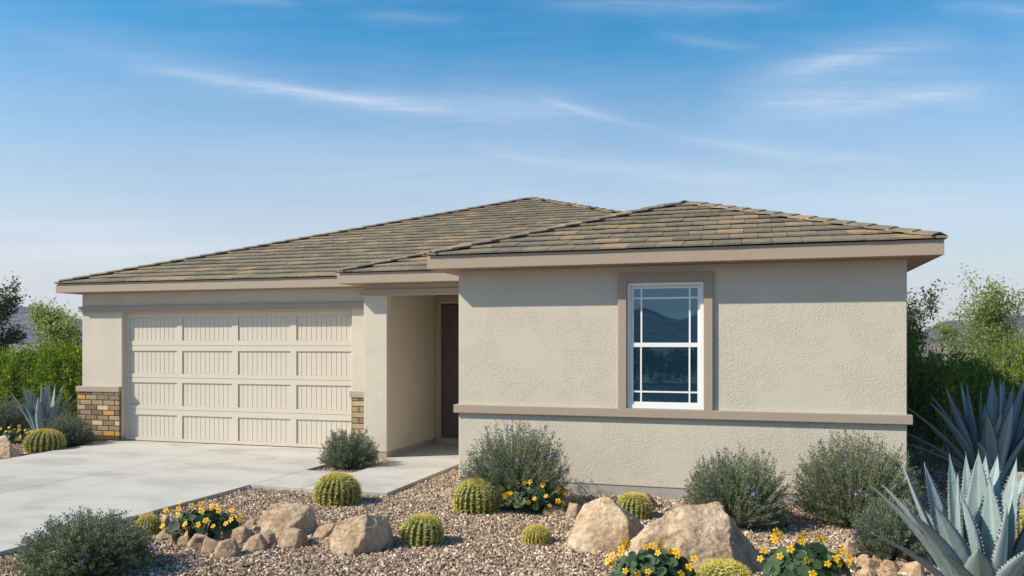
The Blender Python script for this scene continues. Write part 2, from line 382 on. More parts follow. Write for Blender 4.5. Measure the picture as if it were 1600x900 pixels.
# walkway: a strip in front of the planter, then a path to the porch
m = MB()
yA, yB = 9.438, 10.77
m.prism([(rxe(yA) + 2 * g, yA), (-5.69 - g, yA), (-5.69 - g, yB), (rxe(yB) + 2 * g, yB)], -0.16, 0.0)
m.prism([(-5.69 + g, yA), (-4.475, yA), (-4.475, yB - g), (-5.69 + g, yB - g)], -0.16, 0.0)
m.prism([(-5.64, yB + g), (-4.475, yB + g), (-4.475, 12.30), (-5.64, 12.30)], -0.16, 0.0)
walk = m.build('walkway', CONCRETE, bevel=0.005, kind='structure')
m = MB(); m.box(-5.86, -3.63, 12.31, 14.42, -0.16, 0.002)
m.build('porch_floor', CONCRETE, bevel=0.004, kind='structure')
# unseen asphalt street, added behind the viewer to darken the window reflection
m = MB(); m.box(-80, 80, -18.0, -3.2, -0.3, -0.045); m.build('street', ASPHALT, kind='structure')

# ------------------------------------------------------------------ house
Xl, Xr, Yw, o = -3.838, 1.624, 10.297, 0.321
Zb, Zt = 2.854, 3.025
Xg, Yg = -12.68, 12.943
Xq, Xq2, Yq, XE = -6.263, -5.842, 12.308, -6.582
YD = 14.413; YBK = 31.0
BZ0, BZ1 = 0.957, 1.066
ZF = 0.091
house = thing('house', 'single storey beige stucco house with hipped tile roof and two car garage', 'house', (-5, 13, 0))
HL = Vector((-5, 13, 0))
def hb(mb, name, mat, parent=None, bevel=0.0, seg=2):
    """build a house part; geometry is in world coordinates"""
    me = mb.mesh(name, bevel, seg)
    me.transform(Matrix.Translation(-HL)) if parent is None else me.transform(Matrix.Translation(-HL))
    return link(name, me, mat, parent or house)

T = 0.2
def grid_wall(mb, xs, zs, y, t, holes):
    """a wall skin on a grid, with openings left out"""
    idx = {}
    for j, yy in enumerate((y, y + t)):
        for a, x in enumerate(xs):
            for b, z in enumerate(zs): idx[(j, a, b)] = len(mb.v); mb.v.append((x, yy, z))
    na, nb = len(xs) - 1, len(zs) - 1
    def solid(a, b): return 0 <= a < na and 0 <= b < nb and (a, b) not in holes
    for a in range(na):
        for b in range(nb):
            if not solid(a, b): continue
            q = [(a, b), (a + 1, b), (a + 1, b + 1), (a, b + 1)]
            mb.f.append([idx[(0, *p)] for p in q]); mb.t.append(.5)
            mb.f.append([idx[(1, *p)] for p in q][::-1]); mb.t.append(.5)
            for (p0, p1), (da, db) in (((q[0], q[1]), (0, -1)), ((q[1], q[2]), (1, 0)), ((q[2], q[3]), (0, 1)), ((q[3], q[0]), (-1, 0))):
                if not solid(a + da, b + db):
                    mb.f.append([idx[(0, *p0)], idx[(1, *p0)], idx[(1, *p1)], idx[(0, *p1)]]); mb.t.append(.5)
def wall_front(xs, zs, y, holes, bev=0.009, parent=None):
    w = MB(); grid_wall(w, xs, zs, y, T, holes); me = w.mesh('wall')
    bm = bmesh.new(); bm.from_mesh(me); bm.normal_update()
    lone = [v for v in bm.verts if not v.link_faces]; bmesh.ops.delete(bm, geom=lone, context='VERTS')
    bmesh.ops.recalc_face_normals(bm, faces=list(bm.faces))
    ed = [e for e in bm.edges if len(e.link_faces) == 2 and e.link_faces[0].normal.angle(e.link_faces[1].normal, 0) > 0.5]
    bmesh.ops.bevel(bm, geom=ed, offset=bev, segments=2, profile=0.5, affect='EDGES'); bm.to_mesh(me); bm.free()
    me.transform(Matrix.Translation(-HL)); return link('wall', me, STUCCO, house)
DX0, DX1 = -5.705, -4.79
WX0, WX1, WZ0, WZ1 = -1.584, -0.639, 1.066, 2.645
wall_front([Xg, -11.73, -6.815, Xq - .001], [ZF, 2.487, Zb], Yg, {(1, 0)})
wall_front([Xq, Xq2, Xl - .001], [ZF, 2.672, Zb], Yq, {(1, 0)})
wall_front([Xl, WX0, WX1, Xr], [ZF, WZ0, WZ1, Zb], Yw, {(1, 1)})
w = MB(); w.box(Xq + .001, Xq2 - .0, Yq + T, YD, ZF, Zb)
w.box(Xq + .001, DX0 - .04, YD, YD + T, ZF, Zb); w.box(DX0 - .04, DX1 + .04, YD, YD + T, 2.63, Zb); w.box(DX1 + .04, Xl, YD, YD + T, ZF, Zb)
hb(w, 'wall', STUCCO)
w = MB(); w.box(Xg, Xg + T, Yg + T, YBK, ZF, Zb); hb(w, 'wall', STUCCO)
w = MB()
w.box(Xl, Xl + T, Yw + T, YD, ZF, Zb); w.box(Xr - T, Xr, Yw + T, YBK, ZF, Zb); w.box(Xg, Xr, YBK, YBK + T, ZF, Zb)
hb(w, 'wall', STUCCO)
# foundation stem
m = MB(); i_ = 0.010
m.box(Xg + i_, -11.74, Yg + i_, Yg + T, -0.3, ZF); m.box(-6.805, Xq - .002, Yg + i_, Yg + T, -0.3, ZF); m.box(Xg + i_, Xg + T, Yg + T, YBK, -0.3, ZF)
m.box(Xq + i_, Xq2 - i_, Yq + i_, YD + T, -0.3, ZF); m.box(Xq2 - i_, Xl, YD - 0.004, YD + T, -0.3, ZF)
m.box(Xl + i_, Xr - i_, Yw + i_, Yw + T, -0.3, ZF); m.box(Xl + i_, Xl + T, Yw + T, YD, -0.3, ZF); m.box(Xr - T, Xr - i_, Yw + T, YBK, -0.3, ZF)
hb(m, 'foundation', FOUND)

# trim bands
p = 0.054
def trim(boxes, bevel=0.006):
    m = MB()
    for b in boxes: m.box(*b)
    return hb(m, 'trim_band', TAUPE, bevel=bevel)
trim([(Xl - p, Xr + p, Yw - p, Yw - .001, BZ0, BZ1), (Xr + .001, Xr + p, Yw, YBK, BZ0, BZ1), (Xl - p, Xl - .001, Yw, Yq + .8, BZ0, BZ1)])
trim([(Xg - p, Xq - .001, Yg - p, Yg - .001, 2.487, 2.593), (Xg - p, Xg - .001, Yg, YBK, 2.487, 2.593)])
trim([(Xq - p, Xl - .001, Yq - p, Yq - .001, 2.672, 2.768), (Xq - p, Xq - .001, Yq, Yg - p - .002, 2.672, 2.768)])

# brick wainscots with caps
rng = random.Random(5)
def wainscot(x0, x1, yf, side):
    """brick facing of a pier from x0 to x1, its face at yf"""
    z0, z1 = 0.052, 0.938
    back = MB(); back.box(x0 + .006, x1 - .006, yf + .008, Yg - .001, z0 - .02, z1)
    if side: back.box(x0 + .006, Xg - .001, Yg, Yg + 1.2, z0 - .02, z1)
    base = hb(back, 'brick_wainscot', MORTAR)
    br = MB(); pitch = 0.0985; n = 9; L = 0.259; J = 0.016
    for r in range(n):
        zt = z1 - .004 - r * pitch + (0.035 if r == 0 else 0.035) ; zb_ = zt - pitch + J
        zt2 = min(zt, z1 - .003)
        x = x1 - (0.10 if r % 2 == 0 else 0.10 + (L + J) / 2) - 3 * (L + J) * 2
        while x < x1:
            a, b = max(x, x0), min(x + L, x1)
            if b - a > 0.03: br.box(a, b, yf, Yg - .02, zb_, zt2, rng.choice([0.02, .1, .2, .3, .35, .45, .5, .55, .62, .68, .82, .3, .5, 1.0, .15, 1.0 if rng.random() < .5 else .4]))
            x += L + J
        if side:
            y = Yg + (0 if r % 2 else .1)
            while y < Yg + 1.2:
                br.box(x0, Xg - .01, y, y + L, zb_, zt2, rng.uniform(.1, .7)); y += L + J
    br_o = hb(br, 'bricks', BRICK, base, bevel=0.004, seg=1)
    cp = MB(); cp.box(x0 - .022, x1 + (.012 if side else 0), yf - .022, Yg - .001, z1, 1.043)
    if side: cp.box(x0 - .022, Xg - .001, Yg, Yg + 1.2, z1, 1.043)
    hb(cp, 'cap', TAUPE, base, bevel=0.006)
wainscot(Xg - .06, -11.745, Yg - .06, True)
wainscot(-6.80, Xq - .003, Yg - .06, False)

# garage door
gx0, gx1, gy = -11.728, -6.817, 13.043
gd = MB()
rows = [(1.9333, 2.3673), (1.3013, 1.7353), (0.6943, 1.1283), (0.0743, 0.5083)]
lines = [1.8343, 1.2213, 0.6123]
cw = (gx1 - gx0) / 4
cols = [(gx0 + cw * k + (0.075 if k == 0 else 0.035), gx0 + cw * (k + 1) - (0.075 if k == 3 else 0.035) - 0.04) for k in range(4)]
cols = [(-11.645, -10.545), (-10.43, -9.33), (-9.205, -8.105), (-7.98, -6.88)]
sec = [(0.0, lines[2]), (lines[2], lines[1]), (lines[1], lines[0]), (lines[0], 2.457)]
for (z0, z1), (r0, r1) in zip(sec, rows[::-1]):
    a, b = z0 + .003, z1 - .003
    gd.box(gx0, gx1, gy, gy + .03, a, r0); gd.box(gx0, gx1, gy, gy + .03, r1, b)
    xs_ = [gx0] + [x for c in cols for x in c] + [gx1]
    for k in range(0, len(xs_), 2): gd.box(xs_[k], xs_[k + 1], gy + .0, gy + .03, r0, r1)
door = hb(gd, 'garage_door', DOORPAINT)
bk = MB(); bk.box(gx0 + .002, gx1 - .002, gy + .0245, gy + .05, 0.002, 2.455); hb(bk, 'backing', DOORPAINT, door)
for (r0, r1) in rows:
    for (c0, c1) in cols:
        pn = MB(); n = 11; wd = (c1 - c0) / n
        for k in range(n):
            pn.box(c0 + k * wd + .0035, c0 + (k + 1) * wd - .0035, gy + .019, gy + .0315, r0 + .001, r1 - .001)
        hb(pn, 'panel', DOORPAINT, door, bevel=0.003, seg=1)
m = MB(); m.box(-11.729, gx1 + .001, gy - .03, gy + .02, 2.458, 2.486); m.box(gx0 - .0015, gx0 + .022, gy - .022, gy - .001, 0, 2.457); m.box(gx1 - .022, gx1 + .0015, gy - .022, gy - .001, 0, 2.457)
hb(m, 'door_stop', DOORPAINT, door, bevel=0.003)
m = MB(); m.box(gx0, gx1, gy - .003, gy + .0, 0.001, 0.014); hb(m, 'bottom_seal', mat_paint('rubber', (.05, .05, .05)), door)

# front door
fd = MB(); fd.box(DX0, DX1, YD + .07, YD + .11, 0.10, 2.60)
fdo = hb(fd, 'front_door', DARKDOOR)
fw = DX1 - DX0
pm = MB()
for (za, zb_) in ((0.30, 0.84), (1.02, 2.42)):
    for (xa, xb) in ((DX0 + .13, DX0 + fw / 2 - .05), (DX0 + fw / 2 + .05, DX1 - .13)):
        # raised moulding round a raised field
        for (a, b, c, d) in ((xa, xb, za, za + .03), (xa, xb, zb_ - .03, zb_), (xa, xa + .03, za + .03, zb_ - .03), (xb - .03, xb, za + .03, zb_ - .03)):
            pm.box(a, b, YD + .055, YD + .0695, c, d)
        pm.box(xa + .065, xb - .065, YD + .06, YD + .0695, za + .065, zb_ - .065)
hb(pm, 'panel_moulding', DARKDOOR, fdo, bevel=0.005)
hd = MB(); hd.box(DX1 - .10, DX1 - .05, YD + .05, YD + .068, 1.02, 1.2); hd.tube((DX1 - .075, YD + .02, 1.08), (DX1 - .075, YD + .05, 1.08), .02, .02, 12); hd.tube((DX1 - .075, YD + .02, 1.08), (DX1 - .18, YD + .02, 1.08), .011, .009, 10)
mm, nt, b = newmat('dark_bronze'); b.inputs['Base Color'].default_value = (.05, .04, .035, 1); b.inputs['Metallic'].default_value = .9; b.inputs['Roughness'].default_value = .4
hb(hd, 'handle', mm, fdo)
fr = MB()
fr.box(DX0 - .045, DX0 - .003, YD + .05, YD + .13, 0.10, 2.61); fr.box(DX1 + .003, DX1 + .045, YD + .05, YD + .13, 0.10, 2.61); fr.box(DX0 - .045, DX1 + .045, YD + .05, YD + .13, 2.612, 2.65)
hb(fr, 'frame', DARKDOOR, fdo, bevel=0.004)
tr = MB()
tr.box(Xq2 + .012, DX0 - .048, YD - .045, YD - .002, 0.02, 2.655); tr.box(DX1 + .048, DX1 + .16, YD - .045, YD - .002, 0.02, 2.655); tr.box(Xq2 + .012, DX1 + .16, YD - .045, YD - .002, 2.657, 2.775)
hb(tr, 'trim_band', TAUPE, bevel=0.006)
sl = MB(); sl.box(DX0 - .04, DX1 + .04, YD - .03, YD + .12, 0.0925, 0.0985); hb(sl, 'threshold', FOUND, fdo)

# window
wy = Yw + 0.035
wi = MB()
wi.box(WX0 + .002, WX0 + .045, Yw - .0, wy + .06, WZ0 + .002, WZ1 - .002); wi.box(WX1 - .045, WX1 - .002, Yw - .0, wy + .06, WZ0 + .002, WZ1 - .002)
wi.box(WX0 + .045, WX1 - .045, Yw - .0, wy + .06, WZ1 - .045, WZ1 - .002); wi.box(WX0 + .045, WX1 - .045, Yw - .0, wy + .06, WZ0 + .002, WZ0 + .05)
win = hb(wi, 'window', VINYL, bevel=0.003)
def glass_mat():
    m, nt, b = newmat('window_glass'); b.inputs['Base Color'].default_value = (0.007, 0.028, 0.048, 1)
    b.inputs['Roughness'].default_value = 0.015; b.inputs['IOR'].default_value = 2.5; b.inputs['Specular Tint'].default_value = (0.42, 0.74, 1.0, 1); return m
GLASS = glass_mat()
zm = (WZ0 + WZ1) / 2 + 0.0
def sash(z0, z1, y, muntin_z, deep):
    s = MB(); a = .032
    x0, x1 = WX0 + .047, WX1 - .047
    s.box(x0, x0 + a, y, y + deep, z0, z1); s.box(x1 - a, x1, y, y + deep, z0, z1); s.box(x0 + a, x1 - a, y, y + deep, z0, z0 + a); s.box(x0 + a, x1 - a, y, y + deep, z1 - a - (.022 if y < Yw + .03 else 0), z1)
    so = hb(s, 'sash', VINYL, win, bevel=0.002)
    gl = MB(); gl.box(x0 + a - .004, x1 - a + .004, y + .014, y + .02, z0 + a - .004, z1 - a + .004); hb(gl, 'pane', GLASS, win)
    mu = MB()
    for x in (x0 + .118, x1 - .138): mu.box(x, x + .02, y + .004, y + .0135, z0 + a, z1 - a)
    xx = [x0 + a, x0 + .118, x0 + .138, x1 - .138, x1 - .118, x1 - a]
    for k in (0, 2, 4): mu.box(xx[k], xx[k + 1], y + .004, y + .0135, muntin_z - .01, muntin_z + .01)
    hb(mu, 'muntin', VINYL, win)
sash(zm - .03, WZ1 - .047, Yw + .045, WZ1 - .047 - .15, .03)
sash(WZ0 + .052, zm + .034, Yw + .012, WZ0 + .052 + .16, .03)
t0, t1, tt = -1.691, -0.534, 2.754
trim([(t0, WX0 - .001, Yw - .045, Yw - .001, BZ1 + .001, tt), (WX1 + .001, t1, Yw - .045, Yw - .001, BZ1 + .001, tt), (WX0 - .001, WX1 + .001, Yw - .045, Yw - .001, WZ1 + .001, tt)], 0.004)

# roof -------------------------------------------------------------
PIT = 0.336
X0A, X1A, YFA, YBA = Xg - o, Xr + o, Yg - o, YBK + .35
YFB, YFC, XC = Yq - o, Yw - o, Xl - o
ROOFS = {'A': (X0A, X1A, YFA, YBA), 'B': (XE, X1A, YFB, YBA), 'C': (XC, X1A, YFC, YBA)}
def plane_h(r, x, y):
    a, b, c, d = ROOFS[r]; return min(x - a, b - x, y - c, d - y)
def U(x, y): return max(plane_h(r, x, y) for r in ROOFS) * PIT + Zt
fz = MB(); ft = 0.028; FB = Zb
# fascia boards
fz.box(X0A, XE, YFA, YFA + ft, FB, Zt); fz.box(X0A, X0A + ft, YFA + ft, YBA, FB, Zt)
fz.box(XE, XC + .01, YFB, YFB + ft, FB, Zt); fz.box(XE, XE + ft, YFB + ft, YFA + .0, FB, Zt)
fz.box(XC, X1A, YFC, YFC + ft, FB, Zt); fz.box(XC, XC + ft, YFC + ft, YFB - .001, FB, Zt); fz.box(X1A - ft, X1A, YFC + ft, YBA, FB, Zt)
fz.box(XC + .01, XC + .6, YFB, YFB + ft, FB + .012, Zt)
# roof deck under the tiles
rf = MB()
for r, (a, b, c, d) in ROOFS.items():
    hw = (b - a) / 2; z = Zt - .004; k = hw * PIT; a += .015; b -= .015; c += .015
    p0, p1, p2, p3 = (a, c, z), (b, c, z), (b, d, z), (a, d, z); q0, q1 = ((a + b) / 2, c + hw, z + k), ((a + b) / 2, d - hw, z + k)
    rf.poly([p0, p1, q0]); rf.poly([p1, p2, q1, q0]); rf.poly([p2, p3, q1]); rf.poly([p3, p0, q0, q1])
roof = hb(rf, 'roof', DECK)
hb(fz, 'fascia', TAUPE, roof, bevel=0.004)
sf = MB(); e_ = 0.006
sf.box(X0A + ft, X1A - ft, YFA + ft, YBA - .01, Zb + .0, Zb + e_); sf.box(XE + ft, X1A - ft, YFB + ft, YFA + ft, Zb + .0, Zb + e_); sf.box(XC + ft, X1A - ft, YFC + ft, YFB + ft, Zb, Zb + e_)
hb(sf, 'soffit', TAUPE, roof)
rg = random.Random(11)
tl = MB()
def tint_tile():
    q = rg.random()
    if q < .16: return rg.uniform(.80, 1.0)
    return rg.uniform(0.0, .78)
EXPO = 0.305; TW = 0.335; TH = 0.034
def slope(org, a, b, length, lim0, lim1, vmax, own, vstart=0):
    """courses of tiles on one slope; a runs along the eave, b up the slope in plan"""
    org = Vector(org); a = Vector(a); b = Vector(b); nrow = int(vmax / EXPO) + 1
    for r in range(nrow):
        v0 = r * EXPO - (0.035 if r == 0 else 0); v1 = min((r + 1) * EXPO + .05, vmax)
        if v1 - v0 < .05: continue
        s = -(r % 2) * TW / 2 - rg.random() * .05
        while s < length:
            e = s + TW - .007
            def cl(x, v): return min(max(x, lim0(max(v, 0))), lim1(max(v, 0)))
            q = [cl(s, v0), cl(e, v0), cl(e, v1), cl(s, v1)]
            if max(q[1] - q[0], q[2] - q[3]) > .03:
                cs = (min(q[0], q[3]) + max(q[1], q[2])) / 2; cv = (v0 + v1) / 2 if r else v0 + .1
                pc = org + a * cs + b * cv
                hh = Zt + PIT * cv
                if hh > U(pc.x, pc.y) - .02 and (own is None or own(pc.x, pc.y, hh)):
                    dz = rg.uniform(-.002, .004); P = []
                    for (zoff_lo, zoff_hi) in ((0.011, 0.0), (0.011 + .022, 0.006)):
                        for (ss, vv, lo) in ((q[0], v0, 1), (q[1], v0, 1), (q[2], v1, 0), (q[3], v1, 0)):
                            pt = org + a * ss + b * vv
                            P.append((pt.x, pt.y, Zt + PIT * vv + (zoff_lo if lo else zoff_hi) + dz + (0.012 if lo else 0)))
                    tl.hexa(P, tint_tile())
            s += TW
for r, (a, b, c, d) in ROOFS.items():
    W = b - a; hw = W / 2
    slope((a, c, 0), (1, 0, 0), (0, 1, 0), W, lambda v: v, lambda v, W=W: W - v, hw, None)
    Ln = d - c
    slope((a, d, 0), (0, -1, 0), (1, 0, 0), Ln, lambda v: v, lambda v, Ln=Ln: Ln - v, hw, None)
Ln = YBA - YFC
slope((X1A, YFC, 0), (0, 1, 0), (-1, 0, 0), Ln, lambda v: v, lambda v: Ln - v, (X1A - X0A) / 2, lambda x, y, h: h < U(x, y) + .02)
W = X1A - X0A
slope((X1A, YBA, 0), (-1, 0, 0), (0, -1, 0), W, lambda v: v, lambda v: W - v, W / 2, None)
hb(tl, 'roof_tiles', TILE, roof)
hc = MB()
def caps(p0, d, length, off=0.0):
    """overlapping caps along a hip or ridge"""
    p0 = Vector(p0); d = Vector(d); dh = Vector((d.x, d.y, 0)).normalized(); side = Vector((dh.y, -dh.x, 0)); n = int(length / .30)
    slope_side = PIT / math.sqrt(2) if d.z > 1e-4 else PIT
    for i in range(n):
        s0 = i * .30 + (.05 if i == 0 else 0); s1 = min(s0 + .36, length)
        c = p0 + d * ((s0 + s1) / 2)
        if c.z < U(c.x, c.y) - .03: continue
        P = []; wv = .135; t = rg.choice([.1, .3, .35, .5, .6, .7, .45, .86]); sk = rg.uniform(-.006, .006)
        for sgn in (-1, 1):
            Q = []
            for zt_ in (0.0, 0.018):
                for (s, lo) in ((s0, 1), (s1, 0)):
                    base = p0 + d * s; lift = (.058 if lo else .040) + zt_
                    ctr = base + Vector((0, 0, lift)) + side * sk; edg = base + side * (wv * sgn) + Vector((0, 0, lift - wv * slope_side * 1.05))
                    Q.append((ctr, edg))
            (c00, e00), (c01, e01), (c10, e10), (c11, e11) = Q
            order = [c00, e00, e01, c01, c10, e10, e11, c11] if sgn > 0 else [e00, c00, c01, e01, e10, c10, c11, e11]
            hc.hexa(order, t)
def hip(x, y, sx, sy, length): 
    k = Vector((sx, sy, PIT)); n = k.length; caps((x, y, Zt), k / n, length * n)
hwA, hwB, hwC = (X1A - X0A) / 2, (X1A - XE) / 2, (X1A - XC) / 2
hip(X0A, YFA, 1, 1, hwA); hip(X1A, YFA, -1, 1, hwA); hip(X0A, YBA, 1, -1, hwA)
hip(XE, YFB, 1, 1, hwB); hip(X1A, YFB, -1, 1, hwB); hip(XC, YFC, 1, 1, hwC); hip(X1A, YFC, -1, 1, hwC)
for (xa, yf, hw) in ((X0A, YFA, hwA), (XE, YFB, hwB), (XC, YFC, hwC)):
    caps((xa + hw, yf + hw, Zt + hw * PIT), (0, 1, 0), YBA - hwA - (yf + hw))
hb(hc, 'hip_caps', TILE, roof)

# ------------------------------------------------------------------ foliage tools
def rs(seed): return np.random.default_rng(seed)
def unit(a): return a / np.maximum(np.linalg.norm(a, axis=-1, keepdims=True), 1e-9)
def leaf_arrays(Cn, Dr, Ln, Wd, rg, fold=0.25):
    """diamond leaves, one quad each: base, side, tip, side"""
    n = len(Cn); Dr = unit(Dr); rnd = unit(rg.normal(size=(n, 3)))
    S = unit(np.cross(Dr, rnd)); Nn = np.cross(S, Dr)
    L = np.asarray(Ln).reshape(-1, 1) * np.ones((n, 1)); Wd = np.asarray(Wd).reshape(-1, 1) * np.ones((n, 1))
    b = Cn; t = Cn + Dr * L; mid = Cn + Dr * L * .5
    V = np.stack([b, mid + S * Wd / 2 + Nn * Wd * fold, t, mid - S * Wd / 2 + Nn * Wd * fold], 1).reshape(-1, 3)
    Fq = np.arange(4 * n).reshape(n, 4); return V, Fq
def tubes_arrays(P0, P1, r0, r1, k=4):
    n = len(P0); d = unit(P1 - P0); a = unit(np.cross(d, np.array([.31, .52, .17]) + 0 * d)); c = np.cross(d, a)
    vs_ = []
    for P, r in ((P0, r0), (P1, r1)):
        r = np.asarray(r).reshape(-1, 1) * np.ones((n, 1))
        for i in range(k): t = 2 * math.pi * i / k; vs_.append(P + a * r * math.cos(t) + c * r * math.sin(t))
    V = np.stack(vs_, 1); Fq = []
    base = (np.arange(n) * 2 * k)[:, None]
    for i in range(k):
        j = (i + 1) % k; Fq.append(base + np.array([[i, j, k + j, k + i]]))
    return V.reshape(-1, 3), np.concatenate(Fq, 0)

def shrub_meshes(seed, Rr, H, nst=300, nleaf=34, ll=.026):
    """fan of fine stems clothed in small leaves; returns leaf mesh, stem mesh and flower spots"""
    nst = int(nst * 2.0); nleaf = int(nleaf * 1.3); ll *= .92
    g = rs(seed); th = np.arccos(1 - g.random(nst) * 1.16); ph = g.random(nst) * 2 * math.pi
    lump = 1 + .05 * np.sin(ph * 3 + seed) * np.sin(th) + .05 * np.sin(ph * 5 + 2 * seed)
    ext = (.66 + .36 * g.random(nst) ** .6) * lump * np.where(g.random(nst) < .06, 1.08, 1.0)
    tip = np.stack([Rr * np.sin(th) ** .85 * np.cos(ph) * ext, Rr * np.sin(th) ** .85 * np.sin(ph) * ext, H * (.26 + .74 * np.cos(th)) * np.minimum(ext, 1.06)], 1)
    b = np.stack([tip[:, 0] * .30 + g.normal(0, .07 * Rr, nst), tip[:, 1] * .30 + g.normal(0, .07 * Rr, nst), np.zeros(nst)], 1)
    ctrl = b + (tip - b) * np.array([.46, .46, .56]) + g.normal(0, .03 * Rr, (nst, 3))
    def bez(t): t = t[..., None]; return (1 - t) ** 2 * b[:, None] + 2 * t * (1 - t) * ctrl[:, None] + t ** 2 * tip[:, None]
    T = np.linspace(0, 1, 6)[None, :].repeat(nst, 0); Pp = bez(T)
    P0 = Pp[:, :-1].reshape(-1, 3); P1 = Pp[:, 1:].reshape(-1, 3)
    rr0 = np.tile(np.linspace(.0042, .0020, 6)[:-1], nst); rr1 = np.tile(np.linspace(.0035, .0016, 6)[1:], nst)
    SV, SF = tubes_arrays(P0, P1, rr0, rr1, 3)
    tt_ = g.random((nst, nleaf)) ** .62 * .92 + .09; tt_ = np.clip(tt_, 0.06, 1.0)
    Lc = bez(tt_).reshape(-1, 3); ax = unit(bez(np.clip(tt_ + .03, 0, 1.03)).reshape(-1, 3) - Lc)
    n = len(Lc); out = unit(g.normal(size=(n, 3))); Dr = ax * .75 + out * .8 + np.array([0, 0, .25])
    Lc = Lc + out * .012
    L = ll * (.6 + .8 * g.random(n)); V, Fq = leaf_arrays(Lc, Dr, L, L * .42, g)
    tint = np.clip(g.normal(.45, .22, n), 0, 1)
    lm = arr_mesh('foliage', V, Fq, tint); sm = arr_mesh('stems', SV, SF, g.random(len(SF)))
    k = g.permutation(np.where(th < 1.35)[0]); fl = tip[k] * .985
    return lm, sm, fl
def flower_mesh_small(seed):
    g = rs(seed); n = 5; V = [np.zeros(3)]; Fq = []
    for i in range(n):
        a = 2 * math.pi * i / n; d = np.array([math.cos(a), math.sin(a), .35]); s = np.array([-math.sin(a), math.cos(a), 0]); b = len(V)
        V += [d * .009 + s * .0065, d * .016, d * .009 - s * .0065]; Fq.append([0, b, b + 1, b + 2])
    return arr_mesh('flower', np.array(V), np.array(Fq), g.random(len(Fq)))
PF = flower_mesh_small(3); PF.materials.append(PURPLE)
SG = 'purple flowering shrubs round the house'
def shrub(seed, loc, Rr, H, label, mat=SHRUB, nfl=26, nst=300, nleaf=34, ll=.026, cat='shrub'):
    t = thing('flowering_shrub', label, cat, loc, 0, SG)
    lm, sm, fl = shrub_meshes(seed, Rr, H, nst, nleaf, ll)
    link('foliage', lm, mat, t); link('stems', sm, TWIG, t)
    g = random.Random(seed)
    for q in fl[:int(nfl * 2.0)]:
        f = bpy.data.objects.new('flower', PF); C.objects.link(f); f.parent = t; f.location = Vector(q) * g.uniform(.97, 1.03)
        f.rotation_euler = (g.uniform(-1, 1), g.uniform(-1, 1), g.uniform(0, 6)); s = g.uniform(.75, 1.45); f.scale = (s, s, s)
    return t

# agave ----------------------------------------------------------
def mat_agave():
    m, nt, b = newmat('agave_skin'); 
    at = N(nt, 'ShaderNodeAttribute'); at.attribute_name = 'across'
    co = coord(nt)
    blot = nz(nt, 9, 6, 0.7, co).outputs['Fac']
    base = mixc(nt, blot, (0.17, 0.225, 0.24), (0.30, 0.36, 0.375))
    stripe = ramp(nt, mth(nt, 'ABSOLUTE', at.outputs['Fac']), [(0.0, (1, 1, 1)), (0.10, (.6, .6, .6)), (0.24, (0, 0, 0))])
    c = mixc(nt, mth(nt, 'MULTIPLY', stripe, 0.75), base, (0.33, 0.50, 0.40))
    edge = ramp(nt, mth(nt, 'ABSOLUTE', at.outputs['Fac']), [(0.90, (0, 0, 0)), (1.0, (1, 1, 1))])
    c = mixc(nt, mth(nt, 'MULTIPLY', edge, .5), c, (0.20, 0.17, 0.13))
    sc = nz(nt, 60, 4, .6, co, 0, (1, 1, .35)).outputs['Fac']
    c = mixc(nt, ramp(nt, sc, [(0.60, (0, 0, 0)), (0.72, (.45, .45, .45))]), c, (0.13, 0.16, 0.16))
    nt.links.new(c, b.inputs['Base Color']); b.inputs['Roughness'].default_value = 0.55; b.inputs['Specular IOR Level'].default_value = .35
    bump(nt, b, nz(nt, 22, 6, .65, co, .3, (1, 1, .3)).outputs['Fac'], .6, .010)
    return m
AGAVE = mat_agave()
THORN = mat_paint('thorn', (0.16, 0.12, 0.10), 0.5)
